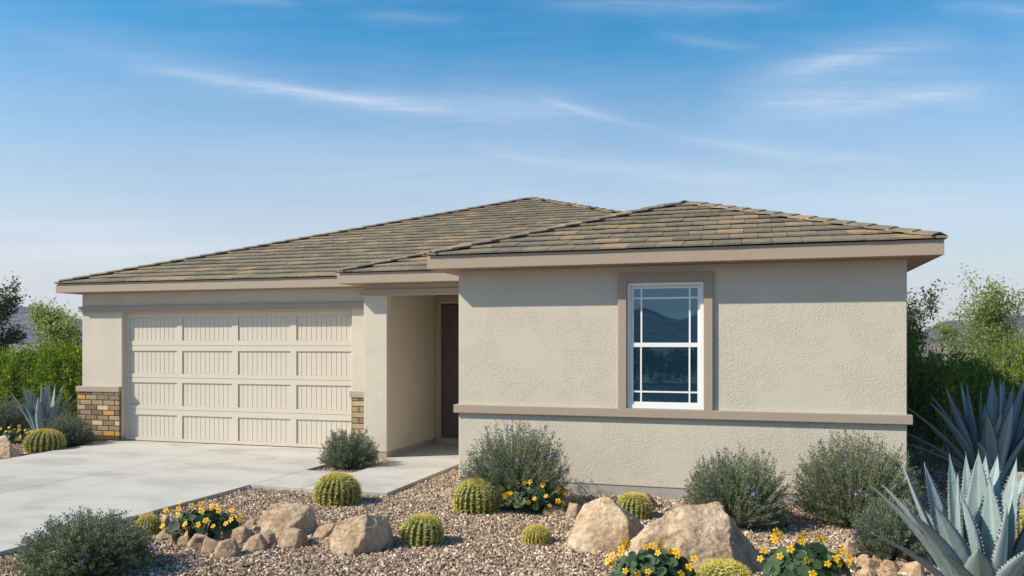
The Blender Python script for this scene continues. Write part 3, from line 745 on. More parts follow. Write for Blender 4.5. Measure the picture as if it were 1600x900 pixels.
def agave_leaf(base, tip, width, bendv, seed, up=Vector((0, 0, 1))):
    """thick guttered blade with toothed margins from base to tip; returns the mesh"""
    g = random.Random(seed); base = Vector(base); tip = Vector(tip); d = tip - base; L = d.length
    ctrl = (base + tip) / 2 + bendv
    n = 26; V = []; Fq = []; A = []
    prof = lambda t: (0.62 + 0.55 * math.sin(min(t / .62, 1) * math.pi * .5) if t < .45 else 1.0) 
    def wid(t):
        if t < .5: w_ = .66 + .34 * math.sin(t / .5 * math.pi / 2)
        else: w_ = 1 - ((t - .5) / .5) ** 1.5
        return max(w_, 0.0) * width / 2
    radial = Vector((d.x, d.y, 0)); 
    if radial.length < .05: radial = Vector((math.cos(seed), math.sin(seed), 0)) * .1
    radial.normalize()
    teeth = []
    cols_ = 7; frames = []
    for i in range(n + 1):
        t = i / n; P = base * (1 - t) ** 2 + ctrl * 2 * t * (1 - t) + tip * t * t
        T = ((ctrl - base) * 2 * (1 - t) + (tip - ctrl) * 2 * t).normalized()
        S = T.cross(radial.cross(up) .cross(T)) if False else T.cross(-radial * .999 + up * .05); S = (radial.cross(up)).normalized(); S = (S - T * S.dot(T)).normalized()
        Nn = S.cross(T); 
        if Nn.dot(radial) > 0: Nn = -Nn      # upper (inner) face looks to the rosette's heart
        w_ = wid(t); gut = .34 * w_ * (1 - .3 * t); th = (.030 * (1 - t) + .006) * (width / .17)
        tw = .10 * math.sin(seed * 1.7 + t * 2)
        S2 = S * math.cos(tw) + Nn * math.sin(tw); N2 = S2.cross(T) * (1 if S2.cross(T).dot(Nn) > 0 else -1)
        frames.append((P, T, S2, N2, w_, gut))
        row = []
        for j in range(cols_):
            q = -1 + 2 * j / (cols_ - 1); wav = 0
            V.append(P + S2 * (q * w_) + N2 * (gut * q * q)); A.append(q)
        for j in range(cols_ - 2, 0, -1):
            q = -1 + 2 * j / (cols_ - 1)
            V.append(P + S2 * (q * w_ * .96) + N2 * (gut * q * q - th * (1 - q * q) - .002)); A.append(q)
    k = cols_ * 2 - 2
    for i in range(n):
        for j in range(k):
            a = i * k + j; b = i * k + (j + 1) % k; Fq.append([a, b, b + k, a + k])
    V = [tuple(v) for v in V]
    # margin teeth and end spine as slim pyramids (quads with a doubled apex)
    TV = []; TF = []
    nt_ = int(L / .034)
    for sgn in (-1, 1):
        for i in range(nt_):
            t = .10 + .80 * (i + g.uniform(-.2, .2)) / nt_
            f = t * n; i0 = min(int(f), n - 1); P, T, S2, N2, w_, gut = frames[i0]; P1, T1, S1, N1, w1, g1 = frames[i0 + 1]; fr_ = f - i0
            p = (P + S2 * sgn * w_ + N2 * gut).lerp(P1 + S1 * sgn * w1 + N1 * g1, fr_); s = g.uniform(.006, .010) * (width / .17)
            ap = p + S2 * sgn * s * 1.5 + T * s * .6
            V2 = [p - T * s * .9 - N2 * .002, p + T * s * .9 - N2 * .002, p + N2 * .003]; b = len(TV)
            TV += [tuple(v) for v in V2] + [tuple(ap)]; TF += [[b, b + 1, b + 3], [b + 1, b + 2, b + 3], [b + 2, b, b + 3]]
    me = bpy.data.meshes.new('leaf'); b0 = len(V)
    P, T, S2, N2, w_, gut = frames[-1]
    sp = [P - S2 * .005, P + S2 * .005, P + N2 * .006, P + T * .022]; TV2 = len(TV); TV += [tuple(v) for v in sp]; TF += [[TV2, TV2 + 1, TV2 + 3], [TV2 + 1, TV2 + 2, TV2 + 3], [TV2 + 2, TV2, TV2 + 3]]
    me.from_pydata(V + TV, [], Fq + [[i + b0 for i in q] for q in TF]); me.update()
    at = me.attributes.new('across', 'FLOAT', 'POINT'); at.data.foreach_set('value', A + [1.0] * len(TV))
    me.polygons.foreach_set('use_smooth', [True] * len(Fq) + [False] * len(TF))
    me.materials.append(AGAVE); me.materials.append(THORN)
    me.polygons.foreach_set('material_index', [0] * len(Fq) + [1 if False else 0] * (len(TF) - 3) + [1] * 3)
    return me
def agave(u, v, label, tips, width, fill, Hh, Rad, seed):
    """tips: photo pixels of leaf tips with the leaf's offset in depth (metres towards the far side)"""
    c, k = G(u, v); t = thing('agave', label, 'agave', c, 0, 'blue agaves'); g = random.Random(seed)
    i = 0
    for (pu, pv, dk, wf) in tips:
        kk = k + dk; P = D(pu, kk); P.z = CAMZ + (HV - pv) * kk / F; P = P - c
        r = Vector((P.x, P.y, 0)); rl = r.length; r = r.normalized() if rl > 1e-3 else Vector((1, 0, 0))
        base = r * min(.07, rl) + Vector((0, 0, .02)); lean = min(rl / max(P.z, .05), 2)
        bend = Vector((0, 0, 0)) + r * (-.10 * rl) + Vector((0, 0, .10 * rl)) if lean > .5 else r * .05
        i += 1; link('leaf', agave_leaf(base, P, width * wf * 1.02, bend, seed * 31 + i), None, t)
    for j in range(fill):
        a = g.uniform(0, 2 * math.pi) if j % 2 else math.pi / 2 + R(YAW) + g.uniform(-1.3, 1.3); le = g.uniform(.2, 1.05)
        P = Vector((math.cos(a) * Rad * math.sin(le), math.sin(a) * Rad * math.sin(le), Hh * math.cos(le) * .92 + .1)) * g.uniform(.82, .95)
        r = Vector((P.x, P.y, 0)).normalized()
        link('leaf', agave_leaf(r * .06 + Vector((0, 0, .02)), P, width * .95, r * -.06 + Vector((0, 0, .06)), seed * 97 + j), None, t)
    return t

# barrel cactus --------------------------------------------------
def cactus_meshes(seed, Rr, H, ribs=22, na=12, sl=.036):
    g = rs(seed); nu = ribs * 8; nv = 26; V = []; 
    def surf(ph, t, amp=1.0):
        # t 0 at the base .. 1 at the crown
        a = -0.55 + t * (math.pi / 2 + .55); r = np.cos(a) ** .75 * Rr if False else (np.abs(np.cos(a)) ** .80) * Rr
        z = H * (.36 + .64 * np.sin(a)) if True else 0
        rib = .5 + .5 * np.cos(ph * ribs); r = r * (1 - .17 * (1 - rib ** .7) * amp); return r, z
    ph = np.arange(nu) / nu * 2 * math.pi; Vv = []
    for j in range(nv + 1):
        r, z = surf(ph, j / nv * .985); Vv.append(np.stack([r * np.cos(ph), r * np.sin(ph), z + 0 * ph], 1))
    V = np.concatenate(Vv, 0); Fq = []
    for j in range(nv):
        i = np.arange(nu); i2 = (i + 1) % nu; Fq.append(np.stack([j * nu + i, j * nu + i2, (j + 1) * nu + i2, (j + 1) * nu + i], 1))
    body = arr_mesh('body', V, np.concatenate(Fq, 0), None, True)
    SP = []; SD = []; SLn = []
    for k in range(ribs):
        p_ = 2 * math.pi * k / ribs
        for j in range(na):
            t = .06 + .94 * (j + g.uniform(-.2, .2)) / na; t = min(t, .985)
            r, z = surf(np.array([p_]), t); r = r[0]; z = float(np.atleast_1d(z)[0])
            a = -0.55 + t * (math.pi / 2 + .55); nrm = np.array([math.cos(a) * math.cos(p_), math.cos(a) * math.sin(p_), math.sin(a)]); tang = np.array([-math.sin(p_), math.cos(p_), 0]); up = np.cross(nrm, tang)
            c = np.array([r * math.cos(p_), r * math.sin(p_), z])
            for q in range(7):
                b = q * math.pi / 3.5 + g.uniform(-.3, .3); SP.append(c); SD.append(nrm * g.uniform(.45, .9) + (tang * math.cos(b) + up * math.sin(b)) * .9); SLn.append(sl * g.uniform(.7, 1.25))
    # the woolly crown
    for q in range(260):
        a = g.uniform(0, 2 * math.pi); r = Rr * .38 * math.sqrt(g.random()); SP.append(np.array([r * math.cos(a), r * math.sin(a), H * .985 * math.sqrt(max(0, 1 - (r / Rr) ** 2 * .5))])); SD.append(np.array([math.cos(a) * .6, math.sin(a) * .6, .8]) + g.normal(0, .35, 3)); SLn.append(sl * .8)
    SP = np.array(SP); SD = unit(np.array(SD)); SLn = np.array(SLn)[:, None]
    w_ = .0032 * (Rr / .27) ** .5; S = unit(np.cross(SD, g.normal(size=SD.shape))) * w_; S2 = np.cross(SD, S)
    tipp = SP + SD * SLn; V = np.stack([SP + S, SP - S * .5 + S2 * .87, SP - S * .5 - S2 * .87, tipp], 1).reshape(-1, 3)
    b = (np.arange(len(SP)) * 4)[:, None]; Fq = np.concatenate([b + [[0, 1, 3]], b + [[1, 2, 3]], b + [[2, 0, 3]]], 0)
    sp = arr_mesh('spines', V, Fq, np.tile(g.random(len(SP)), 3)); return body, sp
def cactus(seed, u, v, wpx, hpx, label, tilt=0):
    c, k = G(u, v); Rr = wpx / 2 * k / F * .93; H = hpx * k / F * .93; c.z -= .022
    rv = random.Random(seed * 5)
    t = thing('barrel_cactus', label, 'cactus', c + Vector((-syw, cy, 0)) * Rr * .7, seed * 1.3, 'golden barrel cacti in the gravel')
    body, sp = cactus_meshes(seed, Rr, H * 1.04, rv.choice([19, 21, 23]), rv.choice([11, 12, 13]), .19 * Rr + .010)
    link('body', body, CACTUS, t); link('spines', sp, SPINE, t); t.rotation_euler[0] = rv.uniform(-.09, .09); t.rotation_euler[1] = rv.uniform(-.09, .09)
    return t

# rocks ----------------------------------------------------------
from mathutils import noise as mnoise
def rock_mesh(seed, dims, planes=None, sub=4, rough=.05, npl=14, sharp=22):
    """a block cut by planes and weathered; dims are full width, depth, height"""
    g = random.Random(seed); bm = bmesh.new(); bmesh.ops.create_icosphere(bm, subdivisions=sub, radius=1)
    PL = []
    if planes:
        for (nx, ny, nz_, h) in planes: n = Vector((nx, ny, nz_)); l = n.length; PL.append((n / l, h))
    else:
        for i in range(npl):
            z = g.uniform(-.2, 1); a = g.uniform(0, 6.283); r = math.sqrt(max(0, 1 - z * z)); PL.append((Vector((r * math.cos(a), r * math.sin(a), z)), g.uniform(.68, .95)))
    PL.append((Vector((0, 0, -1)), .8))
    for v in bm.verts:
        d = v.co.normalized(); rr = 1.25; acc = rr ** -sharp
        for n, h in PL:
            q = n.dot(d)
            if q > .02: acc += (h / q) ** -sharp
        rr = acc ** (-1 / sharp)
        p_ = d * rr; sd = Vector((seed * 3.1, seed * 1.7, seed * .9))
        f = mnoise.fractal(p_ * 1.6 + sd, 1.0, 2.0, 5) * rough * 1.2 + mnoise.fractal(p_ * 6 + sd, .8, 2.1, 3) * rough * .35
        v.co = p_ * (1 + f)
    xs = [v.co.x for v in bm.verts]; ys_ = [v.co.y for v in bm.verts]; zs_ = [v.co.z for v in bm.verts]
    sx_ = dims[0] / (max(xs) - min(xs)); sy_ = dims[1] / (max(ys_) - min(ys_)); zb_ = -.12 if planes else -.35; sz_ = dims[2] / (max(zs_) - zb_)
    cx_ = (max(xs) + min(xs)) / 2
    for v in bm.verts: v.co = Vector(((v.co.x - cx_) * sx_, v.co.y * sy_, (v.co.z - zb_) * sz_))
    me = bpy.data.meshes.new('rock'); bm.to_mesh(me); bm.free()
    me.polygons.foreach_set('use_smooth', [sub >= 4 and rough < .2] * len(me.polygons)); return me
def rock(name, seed, u, v, wpx, hpx, label, cat, mat, group, planes=None, sub=3, rough=.05, rz=0, dep=.85, npl=14, sharp=22):
    """bottom centre at photo pixel (u, v)"""
    c, k = G(u, v); W_ = wpx * k / F; H_ = hpx * k / F * 1.02
    me = rock_mesh(seed, (W_, W_ * dep, H_ + .02), planes, sub, rough, npl, sharp)
    o_ = link(name, me, mat); o_.location = c + Vector((-syw, cy, 0)) * W_ * dep * .42 + Vector((0, 0, -.02)); o_.rotation_euler = (0, 0, R(YAW) + rz)
    tag(o_, label, cat, group); return o_

def hull_mesh(pts, seed, cuts=9, rough=.02, bev=.012, name='boulder', drop=.05):
    """weathered block: the hull of the given corner points, worn edges, rough faces"""
    bm = bmesh.new()
    for p in pts: bm.verts.new(p)
    r = bmesh.ops.convex_hull(bm, input=list(bm.verts))
    bmesh.ops.delete(bm, geom=[v for v in bm.verts if not v.link_faces], context='VERTS')
    bmesh.ops.dissolve_limit(bm, angle_limit=.06, verts=list(bm.verts), edges=list(bm.edges))
    bmesh.ops.bevel(bm, geom=list(bm.edges), offset=bev, segments=1, profile=.5, affect='EDGES', clamp_overlap=True)
    bmesh.ops.triangulate(bm, faces=list(bm.faces))
    size = max(max(p[0] for p in pts) - min(p[0] for p in pts), .05); target = size / cuts
    for _ in range(5):
        ed = [e for e in bm.edges if e.calc_length() > target]
        if not ed: break
        bmesh.ops.subdivide_edges(bm, edges=ed, cuts=1); bmesh.ops.triangulate(bm, faces=[f for f in bm.faces if len(f.verts) > 3])
    bm.normal_update(); sd = Vector((seed * 3.1, seed * 1.7, seed * .9)); sc = 1 / size
    mv = []
    for v in bm.verts:
        q = v.co * sc
        f = mnoise.fractal(q * 3 + sd, 1.0, 2.0, 6) * rough + (mnoise.ridged_multi_fractal(q * 2.2 + sd, 1.0, 2.0, 4, 1.0, 2.0) - 1.1) * rough * .45 + mnoise.fractal(q * 14 + sd, .7, 2.1, 3) * rough * .22
        mv.append(v.co + v.normal * f * size)
    for v, c_ in zip(bm.verts, mv): v.co = c_
    me = bpy.data.meshes.new(name); bm.to_mesh(me); bm.free(); me.polygons.foreach_set('use_smooth', [True] * len(me.polygons)); return me
def boulder(seed, uc, vb, pts, label, mat=ROCK, rough=.03, cuts=44):
    """corner points as photo column and row plus depth behind the foot in metres"""
    c, k = G(uc, vb); P = []
    for (u, v, y) in pts:
        kk = k + y; z = CAMZ + (HV - v) * kk / F - c.z; P.append(((u - uc) * kk / F + (uc - CX) / F * y * 1.0 - (uc - CX) / F * y, y, max(z, -.06)))
    Q = list(P)
    for (x, y, z) in P:
        if z < .12: Q.append((x * 1.0, y, -.10))
    o_ = link('boulder', hull_mesh(Q, seed, cuts, rough, .008), mat); o_.location = c; o_.rotation_euler = (0, 0, R(YAW))
    # keep each corner on its own sight line although it lies deeper than the foot
    for v in o_.data.vertices: v.co.x += (uc - CX) / F * v.co.y
    return tag(o_, label, 'boulder', 'large sandstone boulders')
def small_rock(seed, u, v, wpx, hpx, label, mat, group):
    g = random.Random(seed * 7 + 1); c, k = G(u, v); W_ = wpx * k / F; H_ = hpx * k / F * .92; Dp = W_ * g.uniform(.75, 1.0); P = []
    n = g.choice([5, 6, 7]); off = g.uniform(0, 6.28)
    for i in range(n):
        a = off + 6.283 * i / n + g.uniform(-.25, .25); P.append((math.cos(a) * W_ / 2, math.sin(a) * Dp / 2, g.uniform(.02, .35) * H_)); P.append((math.cos(a) * W_ * .46, math.sin(a) * Dp * .46, -.03))
    sx_, sy_ = g.uniform(-.10, .10) * W_, g.uniform(-.1, .2) * Dp; off = g.uniform(0, 6.28)
    for i in range(4):
        a = off + 6.283 * i / 4 + g.uniform(-.5, .5); P.append((sx_ + math.cos(a) * W_ * g.uniform(.24, .42), sy_ + math.sin(a) * Dp * g.uniform(.25, .42), H_ * (1.02 if i == 0 else g.uniform(.55, 1.0))))
    o_ = link('small_rock', hull_mesh(P, seed, 18, .022, W_ * .022, 'small_rock'), mat); o_.location = c + Vector((-syw, cy, 0)) * Dp * .42; o_.rotation_euler = (0, 0, R(YAW))
    return tag(o_, label, 'rock', group)

# round leaved plants with yellow flowers -------------------------
def nast_leaf_mesh(C_, Nr, r):
    n = len(C_); k = 10; a = unit(np.cross(Nr, np.array([.2, .9, .1]) + 0 * Nr)); c = np.cross(Nr, a); V = []
    V.append(C_ - Nr * r[:, None] * .12)
    for i in range(k):
        t = 2 * math.pi * i / k; wv = 1 + .05 * math.sin(3 * t); V.append(C_ + (a * math.cos(t) + c * math.sin(t)) * r[:, None] * wv)
    V = np.stack(V, 1).reshape(-1, 3); b = (np.arange(n) * (k + 1))[:, None]
    Fq = np.concatenate([b + [[0, 1 + i, 1 + (i + 1) % k]] for i in range(k)], 0); return V, Fq, k
def flower_big():
    V = [(0, 0, 0)]; Fq = []; tn = []
    for i in range(5):
        a = 2 * math.pi * i / 5; V.append((math.cos(a + .628) * .007, math.sin(a + .628) * .007, .003))
    for i in range(5):
        a = 2 * math.pi * i / 5; c0, c1 = 1 + i, 1 + (i - 1) % 5
        def pt(r, w_, z): return (math.cos(a) * r - math.sin(a) * w_, math.sin(a) * r + math.cos(a) * w_, z)
        b = len(V); V += [pt(.013, .007, .004), pt(.013, -.007, .004), pt(.024, .0125, .005), pt(.024, -.0125, .005), pt(.035, .0095, .002), pt(.035, -.0095, .002), pt(.039, 0, .001)]
        Fq += [[0, c1, c0], [c1, b + 1, b, c0], [b, b + 1, b + 3, b + 2], [b + 2, b + 3, b + 5, b + 4], [b + 4, b + 5, b + 6]]; tn += [.0, .25, .7, .95, 1]
    me = bpy.data.meshes.new('flower'); me.from_pydata(V, [], Fq); me.update()
    a = me.attributes.new('tint', 'FLOAT', 'FACE'); a.data.foreach_set('value', tn); me.materials.append(PETAL); return me
FB_ = flower_big()
def flower_plant(seed, c, Rx, H, label, spots, k, nleaf=150, asp=.7):
    """spots: photo pixels of the flowers"""
    g = rs(seed); t = thing('flowering_plant', label, 'flowering plant', c, R(YAW), 'yellow flowering plants among the rocks')
    a = g.random(nleaf) * 2 * math.pi; rr = np.sqrt(g.random(nleaf)); x = rr * np.cos(a) * Rx * .95; y = rr * np.sin(a) * Rx * asp
    z = H * (.25 + .62 * np.sqrt(np.maximum(0, 1 - rr ** 2)) * g.uniform(.6, 1.05, nleaf)); Cn = np.stack([x, y, z], 1)
    Nr = unit(np.stack([x * 1.2 + g.normal(0, .14, nleaf), y * 1.2 - .14 + g.normal(0, .14, nleaf), .28 + 0 * x], 1)); r = g.uniform(.028, .052, nleaf)
    V, Fq, kk = nast_leaf_mesh(Cn, Nr, r); tn = np.tile(g.random(nleaf), kk)
    link('foliage', arr_mesh('foliage', V, Fq, tn, True), NASTL, t)
    P0 = np.stack([x * .3, y * .3, 0 * x], 1); SV, SF = tubes_arrays(P0, Cn - Nr * .004, .0028, .0022, 4)
    rn = random.Random(seed); fp0 = []; fp1 = []
    Mi = Matrix.Rotation(-R(YAW), 3, 'Z'); cc = Vector(c); O = Mi @ (Vector((0, 0, CAMZ)) - cc); Sx, Sy, Sz = Rx * 1.02, Rx * asp * 1.05, H * 1.0
    for (pu, pv) in spots:
        P1 = D(pu, k); P1.z = CAMZ + (HV - pv) * k / F; dd = (Mi @ (P1 - cc)) - O
        oo = Vector((O.x / Sx, O.y / Sy, O.z / Sz)); de = Vector((dd.x / Sx, dd.y / Sy, dd.z / Sz))
        A_, B_, C_ = de.dot(de), 2 * oo.dot(de), oo.dot(oo) - 1; disc = B_ * B_ - 4 * A_ * C_
        tt_ = (-B_ - math.sqrt(disc)) / (2 * A_) - .003 if disc > 0 else -B_ / (2 * A_)
        Lp = O + dd * tt_
        if Lp.z < .04: Lp.z = .05
        f = bpy.data.objects.new('flower', FB_); C.objects.link(f); f.parent = t; f.location = Lp
        tocam = Vector((rn.uniform(-.9, .7), -1, rn.uniform(.2, 1.1))); f.rotation_euler = tocam.to_track_quat('Z', 'Y').to_euler(); s = rn.uniform(.68, .92); f.scale = (s, s, s)
        fp1.append(np.array(Lp) - np.array(tocam.normalized()) * .003); fp0.append(np.array([Lp.x * .4, Lp.y * .4, 0.02]))
    S2, F2 = tubes_arrays(np.array(fp0), np.array(fp1), .0022, .0018, 4)
    link('stems', arr_mesh('stems', np.concatenate([SV, S2]), np.concatenate([SF, F2 + len(SV)]), g.random(len(SF) + len(F2))), NSTEM, t)
    return t
def spots_c(s):
    us = [a for a, b in s]; v_ = sorted(b for a, b in s); return ((min(us) + max(us)) / 2, (max(us) - min(us)) / 2, v_[len(v_) // 2])

# trees ----------------------------------------------------------
def tree(label, base, H, Wd, seed, mat, nleaf, ll, group, lean=0.0, crown_lo=.15, shape=None, name='tree', levels=4):
    t = thing(name, label, 'tree', base, 0, group); rn = random.Random(seed); g = rs(seed); mb = MB(); tips = []
    def grow(p, d, L, r, lev):
        n = 3; q = p.copy(); dd = d.copy()
        for i in range(n):
            dd = (dd + Vector((rn.gauss(0, .12), rn.gauss(0, .12), rn.gauss(.03, .05)))).normalized(); q2 = q + dd * L / n
            mb.tube(q, q2, r * (1 - .5 * i / n), r * (1 - .5 * (i + 1) / n), 6 if lev < 2 else 4, rn.random()); q = q2
            if lev >= 2: tips.append((q.copy(), lev))
            if lev < levels and i >= (1 if lev == 0 else 0):
                for _ in range(2 if lev else 3):
                    a = rn.uniform(0, 6.283); out = Vector((math.cos(a), math.sin(a), 0)) * Wd / H * 2.0 + Vector((0, 0, rn.uniform(.25, .9)))
                    nd = (dd * .35 + out.normalized() * .9).normalized()
                    grow(q, nd, L * rn.uniform(.42, .66), r * (1 - .5 * (i + 1) / n) * .55, lev + 1)
    top = Vector((lean, 0, 1)).normalized()
    grow(Vector((0, 0, -.1)), top, H * .72, H * .018, 0)
    P = np.array([tuple(q) for q, l in tips]); zmax = P[:, 2].max(); s = (H - .1) / zmax; rad = np.percentile(np.hypot(P[:, 0] - lean * P[:, 2] * .5, P[:, 1]), 97); sx_ = (Wd / 2) / rad
    me = mb.mesh('trunk'); me.transform(Matrix.Diagonal((sx_, sx_, s, 1))); P = P * np.array([sx_, sx_, s])
    P = P[P[:, 2] > crown_lo * H]
    link('trunk', me, BARK, t)
    i = g.integers(0, len(P), nleaf); cl = P[i] + g.normal(0, .055 * Wd ** .5, (nleaf, 3)); Dr = unit(g.normal(size=(nleaf, 3))) + np.array([0, 0, .1])
    L = ll * g.uniform(.6, 1.3, nleaf); V, Fq = leaf_arrays(cl, Dr, L, L * .55, g)
    tn = np.clip(g.normal(.45, .2, nleaf) + .12 * np.sin(i * 1.7), 0, 1); link('crown', arr_mesh('crown', V, Fq, tn), mat, t); return t
def hedge(label, p0, p1, H, thick, seed, mat, nshoot, nl, ll, group, low=0.0):
    """row of upright leafy shoots between two points"""
    p0 = Vector(p0); p1 = Vector(p1); c = (p0 + p1) / 2; t = thing('hedge', label, 'hedge', c, 0, group); g = rs(seed)
    ax = (p1 - p0); Ln = ax.length; ax = np.array(ax.normalized()); nr = np.array([-ax[1], ax[0], 0])
    s = g.uniform(-.5, .5, nshoot) * Ln; w_ = g.uniform(-.5, .5, nshoot) * thick; hh = H * (.80 + .08 * np.sin(s * 2.1 + seed) + .07 * np.sin(s * 5.3) + .16 * g.random(nshoot)) * (1 - .35 * (np.abs(w_) / thick * 2) ** 3)
    b = s[:, None] * ax + w_[:, None] * nr; b[:, 2] = 0; lean = g.normal(0, .13, (nshoot, 3)); lean[:, 2] = 0
    z0 = np.maximum(low, hh - g.uniform(.4, 1.3, nshoot)) * (g.random(nshoot) > .0)
    z0 = np.minimum(z0, hh * g.random(nshoot)); P0 = b + np.stack([0 * z0, 0 * z0, z0], 1); P1 = b + lean * (hh - z0)[:, None]; P1[:, 2] = hh
    SV, SF = tubes_arrays(P0, P1, .006, .002, 3); link('stems', arr_mesh('stems', SV, SF, g.random(len(SF))), TWIG, t)
    u = g.random((nshoot, nl, 1)); Lc = (P0[:, None] * (1 - u) + P1[:, None] * u).reshape(-1, 3); n = len(Lc); out = unit(g.normal(size=(n, 3)))
    ax2 = np.repeat(unit(P1 - P0), nl, 0); Lc = Lc + out * .03 * (1 - u.reshape(-1, 1) * .5); L = ll * g.uniform(.6, 1.3, n); V, Fq = leaf_arrays(Lc, ax2 * .6 + out, L, L * .42, g)
    tn = np.clip(np.repeat(g.normal(.42, .18, nshoot), nl) + g.normal(0, .14, n), 0, 1); link('foliage', arr_mesh('foliage', V, Fq, tn), mat, t); return t

# ------------------------------------------------------------------ hills
def hills():
    def az(u): return math.atan2((u - CX) / F * cy - syw, cy + syw * (u - CX) / F)      # bearing from +Y towards +X
    # bearing, range, height, half angle, radial half width
    pk = [(az(28), 2300, 74, .050, 500), (az(95), 2500, 46, .05, 400), (az(-160), 2500, 120, .12, 500), (az(150), 2800, 60, .08, 500),
          (az(1484), 2300, 66, .022, 350), (az(1558), 2200, 66, .030, 400), (az(1620), 2400, 52, .06, 400), (az(1440), 2500, 36, .04, 400), (az(1750), 2500, 70, .09, 500), (az(1000), 3200, 30, .3, 500)]
    rz = lambda u: math.pi - az(u)                                                      # bearing of what the window mirrors
    pk += [(rz(1008), 2000, 62, .028, 300), (rz(975), 2100, 36, .05, 300), (rz(1098), 2100, 50, .028, 300), (rz(1050), 2000, 22, .2, 300), (rz(1300), 2300, 70, .15, 400), (rz(700), 2300, 80, .2, 400)]
    na, nr = 720, 44; V = np.zeros((nr, na, 3)); A = np.linspace(-math.pi, math.pi, na, endpoint=False)
    fine = [(-.62, .02, 260), (.02, .62, 10)]
    A = np.sort(np.concatenate([np.linspace(-math.pi, math.pi, 420, endpoint=False), np.linspace(az(-120), az(200), 330), np.linspace(az(1380), az(1660), 330)])); na = len(A)
    rr = np.linspace(1200, 3600, nr); V = np.zeros((nr, na, 3))
    for i, r in enumerate(rr):
        for j, a in enumerate(A):
            h = 0
            for (pa, pr, ph_, wa, wr) in pk:
                da = (a - pa + math.pi) % (2 * math.pi) - math.pi
                if abs(da) < 4 * wa: h += ph_ * math.exp(-(da / wa) ** 2 - ((r - pr) / wr) ** 2)
            x, y = r * math.sin(a), r * math.cos(a)
            if h > .5:
                q = mnoise.ridged_multi_fractal(Vector((x / 260, y / 260, 1.3)), 1.0, 2.1, 6, 1.0, 2.0)
                h *= (.74 + .16 * q) * (.60 if y > 0 else .8)
            V[i, j] = (x, y, h - .3 if h > .4 else -2)
    Fq = []
    for i in range(nr - 1):
        j = np.arange(na); j2 = (j + 1) % na; Fq.append(np.stack([i * na + j, i * na + j2, (i + 1) * na + j2, (i + 1) * na + j], 1))
    me = arr_mesh('hills', V.reshape(-1, 3), np.concatenate(Fq, 0), None, True)
    m, nt, b = newmat('hill_rock'); co = coord(nt)
    c = ramp(nt, nz(nt, .022, 9, .72, co, .4).outputs['Fac'], [(.40, (.070, .058, .082)), (.5, (.145, .122, .155)), (.60, (.30, .265, .31))])
    sc = N(nt, 'ShaderNodeTexVoronoi'); sc.inputs['Scale'].default_value = .11; nt.links.new(co, sc.inputs[0])
    c = mixc(nt, ramp(nt, sc.outputs['Distance'], [(.22, (.6, .6, .6)), (.42, (0, 0, 0))]), c, (.075, .07, .08))
    nt.links.new(c, b.inputs['Base Color']); b.inputs['Roughness'].default_value = 1; bump(nt, b, nz(nt, .03, 8, .7, co).outputs['Fac'], 1, 40)
    tag(link('hills', me, m), kind='structure')
hills()

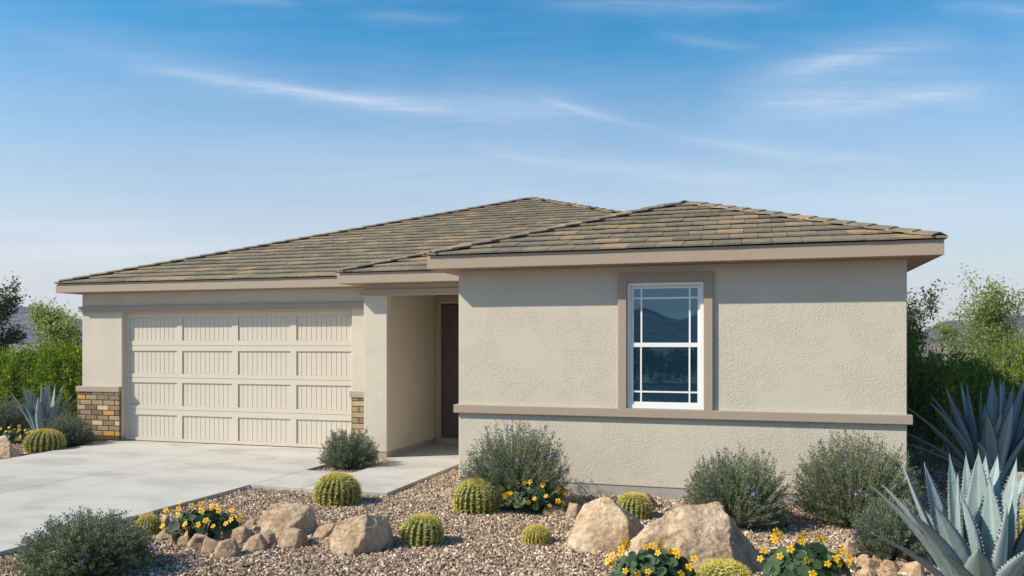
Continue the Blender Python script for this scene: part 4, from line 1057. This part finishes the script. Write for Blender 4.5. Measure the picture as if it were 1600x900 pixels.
# ------------------------------------------------------------------ gravel
def gravel():
    g = rs(77); pts = []
    def sample(n, x0, x1, y0, y1): return np.stack([g.uniform(x0, x1, n), g.uniform(y0, y1, n)], 1)
    dens = 2900
    def area(x0, x1, y0, y1, dn): return sample(int((x1 - x0) * (y1 - y0) * dn), x0, x1, y0, y1)
    P = np.concatenate([area(-6.7, 4.2, 4.3, 10.32, dens), area(-6.5, -5.62, 10.78, 12.93, dens * .9), area(-4.46, -3.80, 10.28, 11.7, dens * .9), area(1.6, 7.0, 10.2, 14.5, 900), area(4.2, 7.5, 4.3, 10.2, 900), area(-15.5, -11.7, 8.5, 14.8, 1100)])
    zc = -syw * P[:, 0] + cy * P[:, 1]; xr = cy * P[:, 0] + syw * P[:, 1]; u = CX + F * xr / zc
    ok = (zc > 3.9) & (u > -160) & (u < 2150)
    X, Y = P[:, 0], P[:, 1]
    rx = -6.437 - (11.195 - Y) * .0235
    ok &= ~((X < rx + .012) & (X > -11.9 + (12.1 - Y) * .104 - .02))          # off the driveway
    ok &= ~((X > -6.7) & (X < -4.463) & (Y > 9.426) & (Y < 10.78)) & ~((X > -5.65) & (X < -4.463) & (Y > 10.7))
    ok &= ~((X > -3.85) & (X < 1.62) & (Y > 10.31)); P = P[ok]; n = len(P)
    oct_ = np.array([[1, 0, 0], [0, 1, 0], [-1, 0, 0], [0, -1, 0], [0, 0, 1], [0, 0, -1]], float)
    fc = np.array([[0, 1, 4], [1, 2, 4], [2, 3, 4], [3, 0, 4], [1, 0, 5], [2, 1, 5], [3, 2, 5], [0, 3, 5]])
    s = np.clip(g.lognormal(math.log(.0132), .36, n), .006, .030)
    V = oct_[None] * g.uniform(.55, 1.2, (n, 6, 1)) + g.normal(0, .16, (n, 6, 3))
    V = V * s[:, None, None] * np.array([1, 1, .72])
    ax = unit(g.normal(size=(n, 3))); an = g.uniform(0, math.pi, n) ; c_, s_ = np.cos(an)[:, None], np.sin(an)[:, None]
    Rm = np.zeros((n, 3, 3)); Kx = np.zeros((n, 3, 3)); Kx[:, 0, 1] = -ax[:, 2]; Kx[:, 0, 2] = ax[:, 1]; Kx[:, 1, 0] = ax[:, 2]; Kx[:, 1, 2] = -ax[:, 0]; Kx[:, 2, 0] = -ax[:, 1]; Kx[:, 2, 1] = ax[:, 0]
    Rm = np.eye(3)[None] + s_[:, :, None] * Kx + (1 - c_)[:, :, None] * (Kx @ Kx)
    V = np.einsum('nij,nkj->nki', Rm, V)
    z = -.058 + s * .25 + g.random(n) * .012
    V = V + np.stack([P[:, 0], P[:, 1], z], 1)[:, None]
    Fq = (np.arange(n) * 6)[:, None, None] + fc[None]
    cl = np.clip(g.normal(.50, .25, n), 0, 1)
    me = arr_mesh('gravel', V.reshape(-1, 3), Fq.reshape(-1, 3), np.repeat(cl, 8))
    tag(link('gravel', me, CHIP), 'loose tan and brown crushed stone covering the planting beds', 'gravel', kind='stuff')
gravel()

# ------------------------------------------------------------------ boulders
boulder(3, 945, 864, [(952, 775, .38), (936, 776, .42), (912, 788, .46), (981, 811, .16), (984, 843, .07), (978, 864, .02), (930, 866, .0), (898, 857, .08), (888, 843, .25), (894, 822, .35), (1013, 829, .62), (1010, 850, .55), (903, 850, .75), (995, 822, .85), (945, 790, .7)],
        'pale tan boulder with a sloping peak, left of the biggest boulder')
boulder(7, 1090, 908, [(1062, 785, .50), (1126, 783, .50), (1140, 801, .40), (1047, 801, .42), (1026, 818, .36), (1002, 826, .30), (987, 845, .26), (975, 880, .15), (982, 905, .05), (1060, 850, .12), (1142, 848, .14), (1150, 886, .03), (1075, 912, -.08), (1155, 912, -.04), (1160, 830, .60), (1187, 861, .52), (1206, 905, .45), (1215, 920, .5), (1010, 860, .9), (1140, 830, 1.0), (1080, 800, .85)],
        'biggest boulder, broad and flat topped with a long dark right slope, under the window', rough=.036, cuts=60)
boulder(12, 562, 869, [(528, 815, .22), (573, 803, .20), (608, 805, .34), (519, 846, .12), (516, 838, .2), (567, 842, .05), (546, 869, .0), (598, 861, .20), (615, 845, .40), (611, 820, .42), (535, 840, .7), (600, 830, .75)],
        'blocky tan boulder with a sharp vertical edge, between two barrel cacti', rough=.03)
boulder(15, 450, 840, [(410, 802, .18), (423, 788, .24), (441, 783, .28), (485, 789, .30), (493, 806, .32), (497, 825, .32), (478, 837, .12), (459, 818, .05), (430, 842, .0), (405, 832, .08), (403, 820, .12), (440, 838, .02), (470, 810, .12), (415, 830, .6), (485, 822, .65)],
        'broad tan boulder behind the small rocks, nearest to the driveway corner', rough=.03)
boulder(21, 8, 716, [(-16, 700, .2), (-8, 683, .3), (8, 680, .3), (16, 692, .2), (34, 714, .2), (-16, 716, 0), (14, 718, .0), (30, 712, .5), (0, 700, .7)],
        'pale boulder at the left edge of the photo beside the driveway')
boulder(24, 1612, 830, [(1578, 800, .2), (1580, 755, .3), (1588, 738, .35), (1630, 735, .4), (1645, 800, .3), (1590, 835, .0), (1630, 838, 0), (1600, 790, .8), (1640, 790, .8)],
        'pale boulder at the right edge of the photo behind the front agave')
# small rocks: u, v of the foot, width, height in photo pixels, where it lies
RG1 = 'small rocks round the left flower bed'; RG2 = 'small rocks round the middle flower bed'; RG3 = 'small rocks at the lower right'
SM = [
 (224, 812, 30, 12, RG1, 'flat pale rock just behind the smallest left cactus'), (248, 829, 22, 24, RG1, 'reddish upright rock touching the right side of the smallest left cactus'),
 (237, 836, 20, 15, RG1, 'small round rock in front of the reddish upright rock'), (254, 845, 26, 20, RG1, 'wedge shaped rock below the leftmost yellow flowers'),
 (269, 849, 16, 22, RG1, 'narrow upright rock at the left end of the flower bed'), (285, 853, 21, 16, RG1, 'low brown rock below the lowest yellow flower'),
 (305, 857, 30, 21, RG1, 'rounded tan rock at the front of the left flower bed'), (327, 866, 30, 25, RG1, 'tan rock behind the frontmost rock of the left bed'),
 (350, 872, 36, 28, RG1, 'frontmost wedge rock of the left flower bed'), (345, 846, 26, 18, RG1, 'brown rock half hidden under the dark round leaves'),
 (371, 850, 30, 25, RG1, 'brown rock at the right end of the left flower bed'), (386, 836, 22, 24, RG1, 'upright rock against the left foot of the broad boulder'),
 (395, 862, 36, 28, RG1, 'large sloping small rock in front of the broad boulder'), (398, 838, 24, 16, RG1, 'rock wedged under the left side of the broad boulder'),
 (418, 853, 20, 25, RG1, 'narrow block leaning on the front of the broad boulder'), (453, 857, 42, 28, RG1, 'low faceted rock in front of the broad boulder'),
 (487, 851, 14, 9, RG1, 'pebble sized rock between the two left boulders'), (505, 842, 36, 22, RG1, 'brown rock tucked behind the blocky boulder'),
 (513, 852, 18, 14, RG1, 'small rock at the left foot of the blocky boulder'), (300, 842, 24, 14, RG1, 'rock under the left leaves of the flower bed'),
 (700, 777, 24, 14, RG2, 'low reddish rock left of the cactus by the wing wall'), (868, 808, 34, 18, RG2, 'brown rock under the leaves of the middle flower bed'),
 (884, 797, 22, 20, RG2, 'grey brown rock behind the middle flower bed'), (898, 812, 26, 26, RG2, 'rounded rock at the left foot of the sloping boulder'),
 (902, 795, 26, 16, RG2, 'tan rock behind the sloping boulder and its round neighbour'), (1016, 795, 24, 25, RG2, 'dark reddish rock behind the cactus between the boulders'),
 (1330, 872, 22, 28, RG3, 'upright pale rock right of the lower right flowers'), (1330, 893, 22, 20, RG3, 'grey rock below the upright pale rock'),
 (1363, 893, 30, 22, RG3, 'rounded tan rock in the middle of the lower right heap'), (1352, 880, 20, 12, RG3, 'small rock between two larger ones of the lower right heap'),
 (1378, 882, 22, 14, RG3, 'brown rock at the back of the lower right heap, below the small shrub'), (1396, 896, 28, 22, RG3, 'squarish yellow tan rock beside the front agave'),
 (1412, 886, 20, 14, RG3, 'small tan rock behind the squarish one by the front agave'), (1432, 902, 34, 26, RG3, 'pointed tan rock against the lowest agave leaf'),
 (1360, 912, 34, 26, RG3, 'tan rock at the bottom edge of the photo in the lower right heap'), (1400, 914, 28, 20, RG3, 'tan rock at the bottom edge of the photo below the squarish one'), (1448, 884, 26, 20, RG3, 'tan rock under the front agave leaves')]
for i, (u, v, w_, h_, grp, lab) in enumerate(SM):
    small_rock(40 + i, u, v, w_ * 1.22, h_, lab, ROCK if grp is RG3 else ROCK2, grp)

# ------------------------------------------------------------------ cacti
cactus(1, 521, 791, 76, 49, 'barrel cactus standing alone in front of the walkway')
cactus(2, 745, 803, 78, 52, 'barrel cactus in front of the shrub at the wing corner')
cactus(3, 656, 854, 70, 47, 'barrel cactus just right of the blocky boulder')
cactus(4, 839, 851, 48, 29, 'smallest barrel cactus, alone in the open gravel left of the big boulders')
cactus(5, 992, 812, 58, 40, 'barrel cactus tucked between the two biggest boulders and the house wall')
cactus(6, 1140, 945, 98, 62, 'barrel cactus at the bottom edge, in front of the biggest boulder')
cactus(7, 226, 838, 40, 33, 'small barrel cactus between the front shrub and the left flower bed')
cactus(8, 58, 708, 60, 36, 'barrel cactus beside the driveway by the left edge boulder')
cactus(9, 1606, 850, 50, 52, 'barrel cactus at the right edge behind the front agave')

# ------------------------------------------------------------------ shrubs
def shr(seed, u, k, wpx, top, label, **kw):
    P = D(u, k); Rr = wpx / 2 * k / F; H = CAMZ + (HV - top) * k / F - GZ
    return shrub(seed, P, Rr * 1.0, H, label, **kw)
shr(101, 137, 6.95, 200, 800, 'large purple flowered shrub in the lower left corner by the driveway edge', nfl=44, nst=420, nleaf=40, ll=.024)
shr(102, 546, 12.7, 94, 667, 'small purple flowered shrub in the planter before the garage pillar', nfl=12, mat=SHRUBG, nst=230)
shr(103, 806, 9.75, 176, 659, 'large purple flowered shrub against the left corner of the wing wall', nfl=44, nst=400, nleaf=38)
shr(104, 1150, 8.75, 166, 697, 'purple flowered shrub right of the window, behind the biggest boulder', nfl=34, nst=360, nleaf=36)
shr(105, 1338, 8.8, 194, 674, 'tall purple flowered shrub at the right corner of the wing wall', nfl=42, nst=430, nleaf=40)
shr(106, 1393, 7.35, 112, 778, 'low greyish shrub between the front agave and the rock heap', nfl=14, mat=SHRUBG, nst=260)
shr(107, 104, 15.3, 82, 646, 'grey green shrub against the brick at the left garage corner', nfl=6, mat=SHRUBG, nst=230, ll=.03)
shr(108, 8, 16.6, 70, 620, 'grey shrub at the left edge of the photo behind the left agave', nfl=6, mat=SHRUBG, nst=230, ll=.03)

# ------------------------------------------------------------------ yellow flowers
def fpl(seed, u, v, wpx, hpx, label, spots, nleaf=150, asp=.7):
    c, k = G(u, v); flower_plant(seed, c, wpx / 2 * k / F, hpx * k / F, label, spots, k, nleaf, asp)
fpl(201, 316, 842, 116, 50, 'yellow flowers over dark round leaves in the left rock ring',
    [(257, 809), (254, 822), (259, 797), (268, 799), (279, 795), (281, 785), (278, 805), (289, 819), (291, 834), (299, 790), (314, 787), (310, 820), (322, 813), (330, 791), (333, 822), (337, 791), (342, 798), (353, 818), (361, 812), (363, 797), (365, 802), (374, 810), (377, 818), (374, 807), (315, 798)])
fpl(202, 832, 801, 100, 52, 'yellow flowers over round leaves between the corner shrub and the sloping boulder',
    [(785, 764), (788, 774), (798, 771), (794, 772), (790, 777), (808, 783), (797, 760), (818, 748), (820, 755), (828, 753), (826, 785), (835, 779), (848, 758), (853, 775), (863, 757), (859, 790), (873, 763), (872, 769), (882, 771), (872, 783), (879, 787), (819, 745)], 170)
fpl(203, 1022, 925, 140, 72, 'yellow flowers at the bottom edge in front of the two biggest boulders',
    [(950, 876), (957, 868), (955, 882), (975, 848), (979, 855), (982, 848), (971, 858), (971, 871), (977, 892), (997, 898), (1013, 893), (1009, 855), (1019, 853), (1030, 852), (1028, 864), (1047, 861), (1056, 862), (1059, 868), (1085, 873), (1077, 886), (1065, 897), (1092, 893), (1099, 890)], 200)
fpl(204, 1258, 918, 140, 74, 'yellow flowers over round leaves right of the biggest boulder',
    [(1194, 860), (1188, 873), (1213, 831), (1209, 840), (1222, 836), (1211, 845), (1219, 869), (1235, 858), (1259, 836), (1249, 841), (1254, 847), (1275, 839), (1282, 844), (1289, 843), (1261, 876), (1270, 897), (1293, 881), (1306, 873), (1312, 882), (1310, 862), (1317, 861), (1328, 872), (1325, 880)], 210)
fpl(205, 26, 693, 50, 26, 'small yellow flowers between the left agave and the left edge boulder',
    [(14, 668), (9, 674), (17, 674), (30, 666), (30, 672), (39, 672), (42, 676), (32, 682), (31, 686), (49, 675), (1, 670)], 90)

# ------------------------------------------------------------------ agaves
agave(1530, 962, 'large blue agave in the lower right corner of the photo',
      [(1359, 757, -.05, .72), (1379, 757, .12, .9), (1411, 724, .25, .95), (1445, 725, .42, .95), (1484, 712, .38, .9), (1509, 709, .50, .75), (1529, 706, .12, 1.15), (1540, 711, .30, .9), (1559, 712, .42, .9), (1588, 718, .05, 1.1),
       (1604, 736, .30, .9), (1359, 832, -.30, .62), (1461, 790, -.22, 1.1), (1528, 858, -.42, 1.1), (1498, 742, .05, 1.0), (1572, 790, -.15, 1.0), (1640, 760, -.1, 1.0), (1665, 800, -.3, 1.0), (1620, 850, -.45, 1.0), (1690, 860, .1, .9), (1422, 800, -.35, .9), (1545, 748, -.02, 1.0)], .185, 8, 1.0, .75, 5)
agave(1545, 764, 'tall blue agave standing behind the front one beside the house corner',
      [(1455, 618, .1, .7), (1454, 629, -.25, .8), (1478, 605, -.1, .95), (1501, 596, .35, .9), (1511, 601, .05, .95), (1551, 588, .3, 1), (1562, 592, -.05, 1.05), (1569, 593, .55, .9), (1584, 601, .3, .9), (1542, 645, -.5, 1.05), (1582, 628, -.4, 1.1), (1405, 628, .15, .6), (1404, 672, .1, .55),
       (1403, 690, -.2, .5), (1618, 600, -.1, 1), (1640, 640, -.4, 1), (1670, 620, .3, .9), (1533, 610, .1, 1), (1600, 592, .1, .9)], .21, 10, 1.25, 1.0, 6)
agave(67, 688, 'blue agave behind the left barrel cactus, in front of the green hedge',
      [(16, 613, -.1, .8), (18, 622, -.3, .8), (37, 603, .05, .9), (43, 606, .3, .85), (36, 628, -.35, .9), (52, 612, .3, .9), (65, 598, -.1, 1.05), (73, 596, .25, .9), (77, 600, -.05, .9), (86, 602, .2, .8), (95, 607, .1, .9), (99, 602, -.15, .95), (114, 616, .3, .6), (120, 624, -.1, .8), (121, 632, .1, .7), (60, 620, -.35, 1)], .17, 8, .85, .6, 8)

# ------------------------------------------------------------------ hedges and trees
HG = 'hedges'; TG = 'young trees behind the house'
hedge('bright green leafy hedge left of the garage', D(-70, 20.0) , D(150, 18.2), 1.92, 1.3, 301, HEDGE, 1500, 26, .075, HG)
hedge('shaded green hedge right of the house behind the tall agave', D(1398, 12.9), D(1700, 14.6), 1.97, 1.8, 302, HEDGE, 1700, 26, .065, HG)
tree('dark leafy tree at the left edge of the photo behind the hedge', D(4, 23), 3.85, 1.75, 401, TREED, 6500, .085, TG)
tree('sparse light green tree close to the left garage corner', D(114, 21.5), 3.15, 1.9, 402, TREEL, 4600, .08, TG)
tree('dark tree partly hidden by the right corner of the house', D(1412, 17.5), 3.3, 1.4, 403, TREED, 8000, .066, TG)
tree('light green tree with a pointed top right of the house', D(1514, 18.8), 3.72, 2.45, 404, TREEL, 9000, .066, TG)
hedge('unseen long dark hedge, added behind the viewer to darken the window reflection', (-22, -19, GZ), (16, -19, GZ), 1.85, 1.6, 303, TREED, 2600, 16, .16, HG)  # out of view, put in only so the lower pane mirrors something dark

# ------------------------------------------------------------------ desert air
hz = MB(); hz.box(-4300, 4300, -4300, 4300, -4, 260)
hm = bpy.data.materials.new('air'); hm.use_nodes = True; nt = hm.node_tree; nt.nodes.remove(nt.nodes['Principled BSDF'])
pv = nt.nodes.new('ShaderNodeVolumePrincipled'); pv.inputs['Color'].default_value = (.72, .78, 1.0, 1); pv.inputs['Density'].default_value = 0.00008; pv.inputs['Anisotropy'].default_value = 0.2
nt.links.new(pv.outputs[0], nt.nodes['Material Output'].inputs['Volume'])
haze = hz.build('haze', hm, kind='stuff')
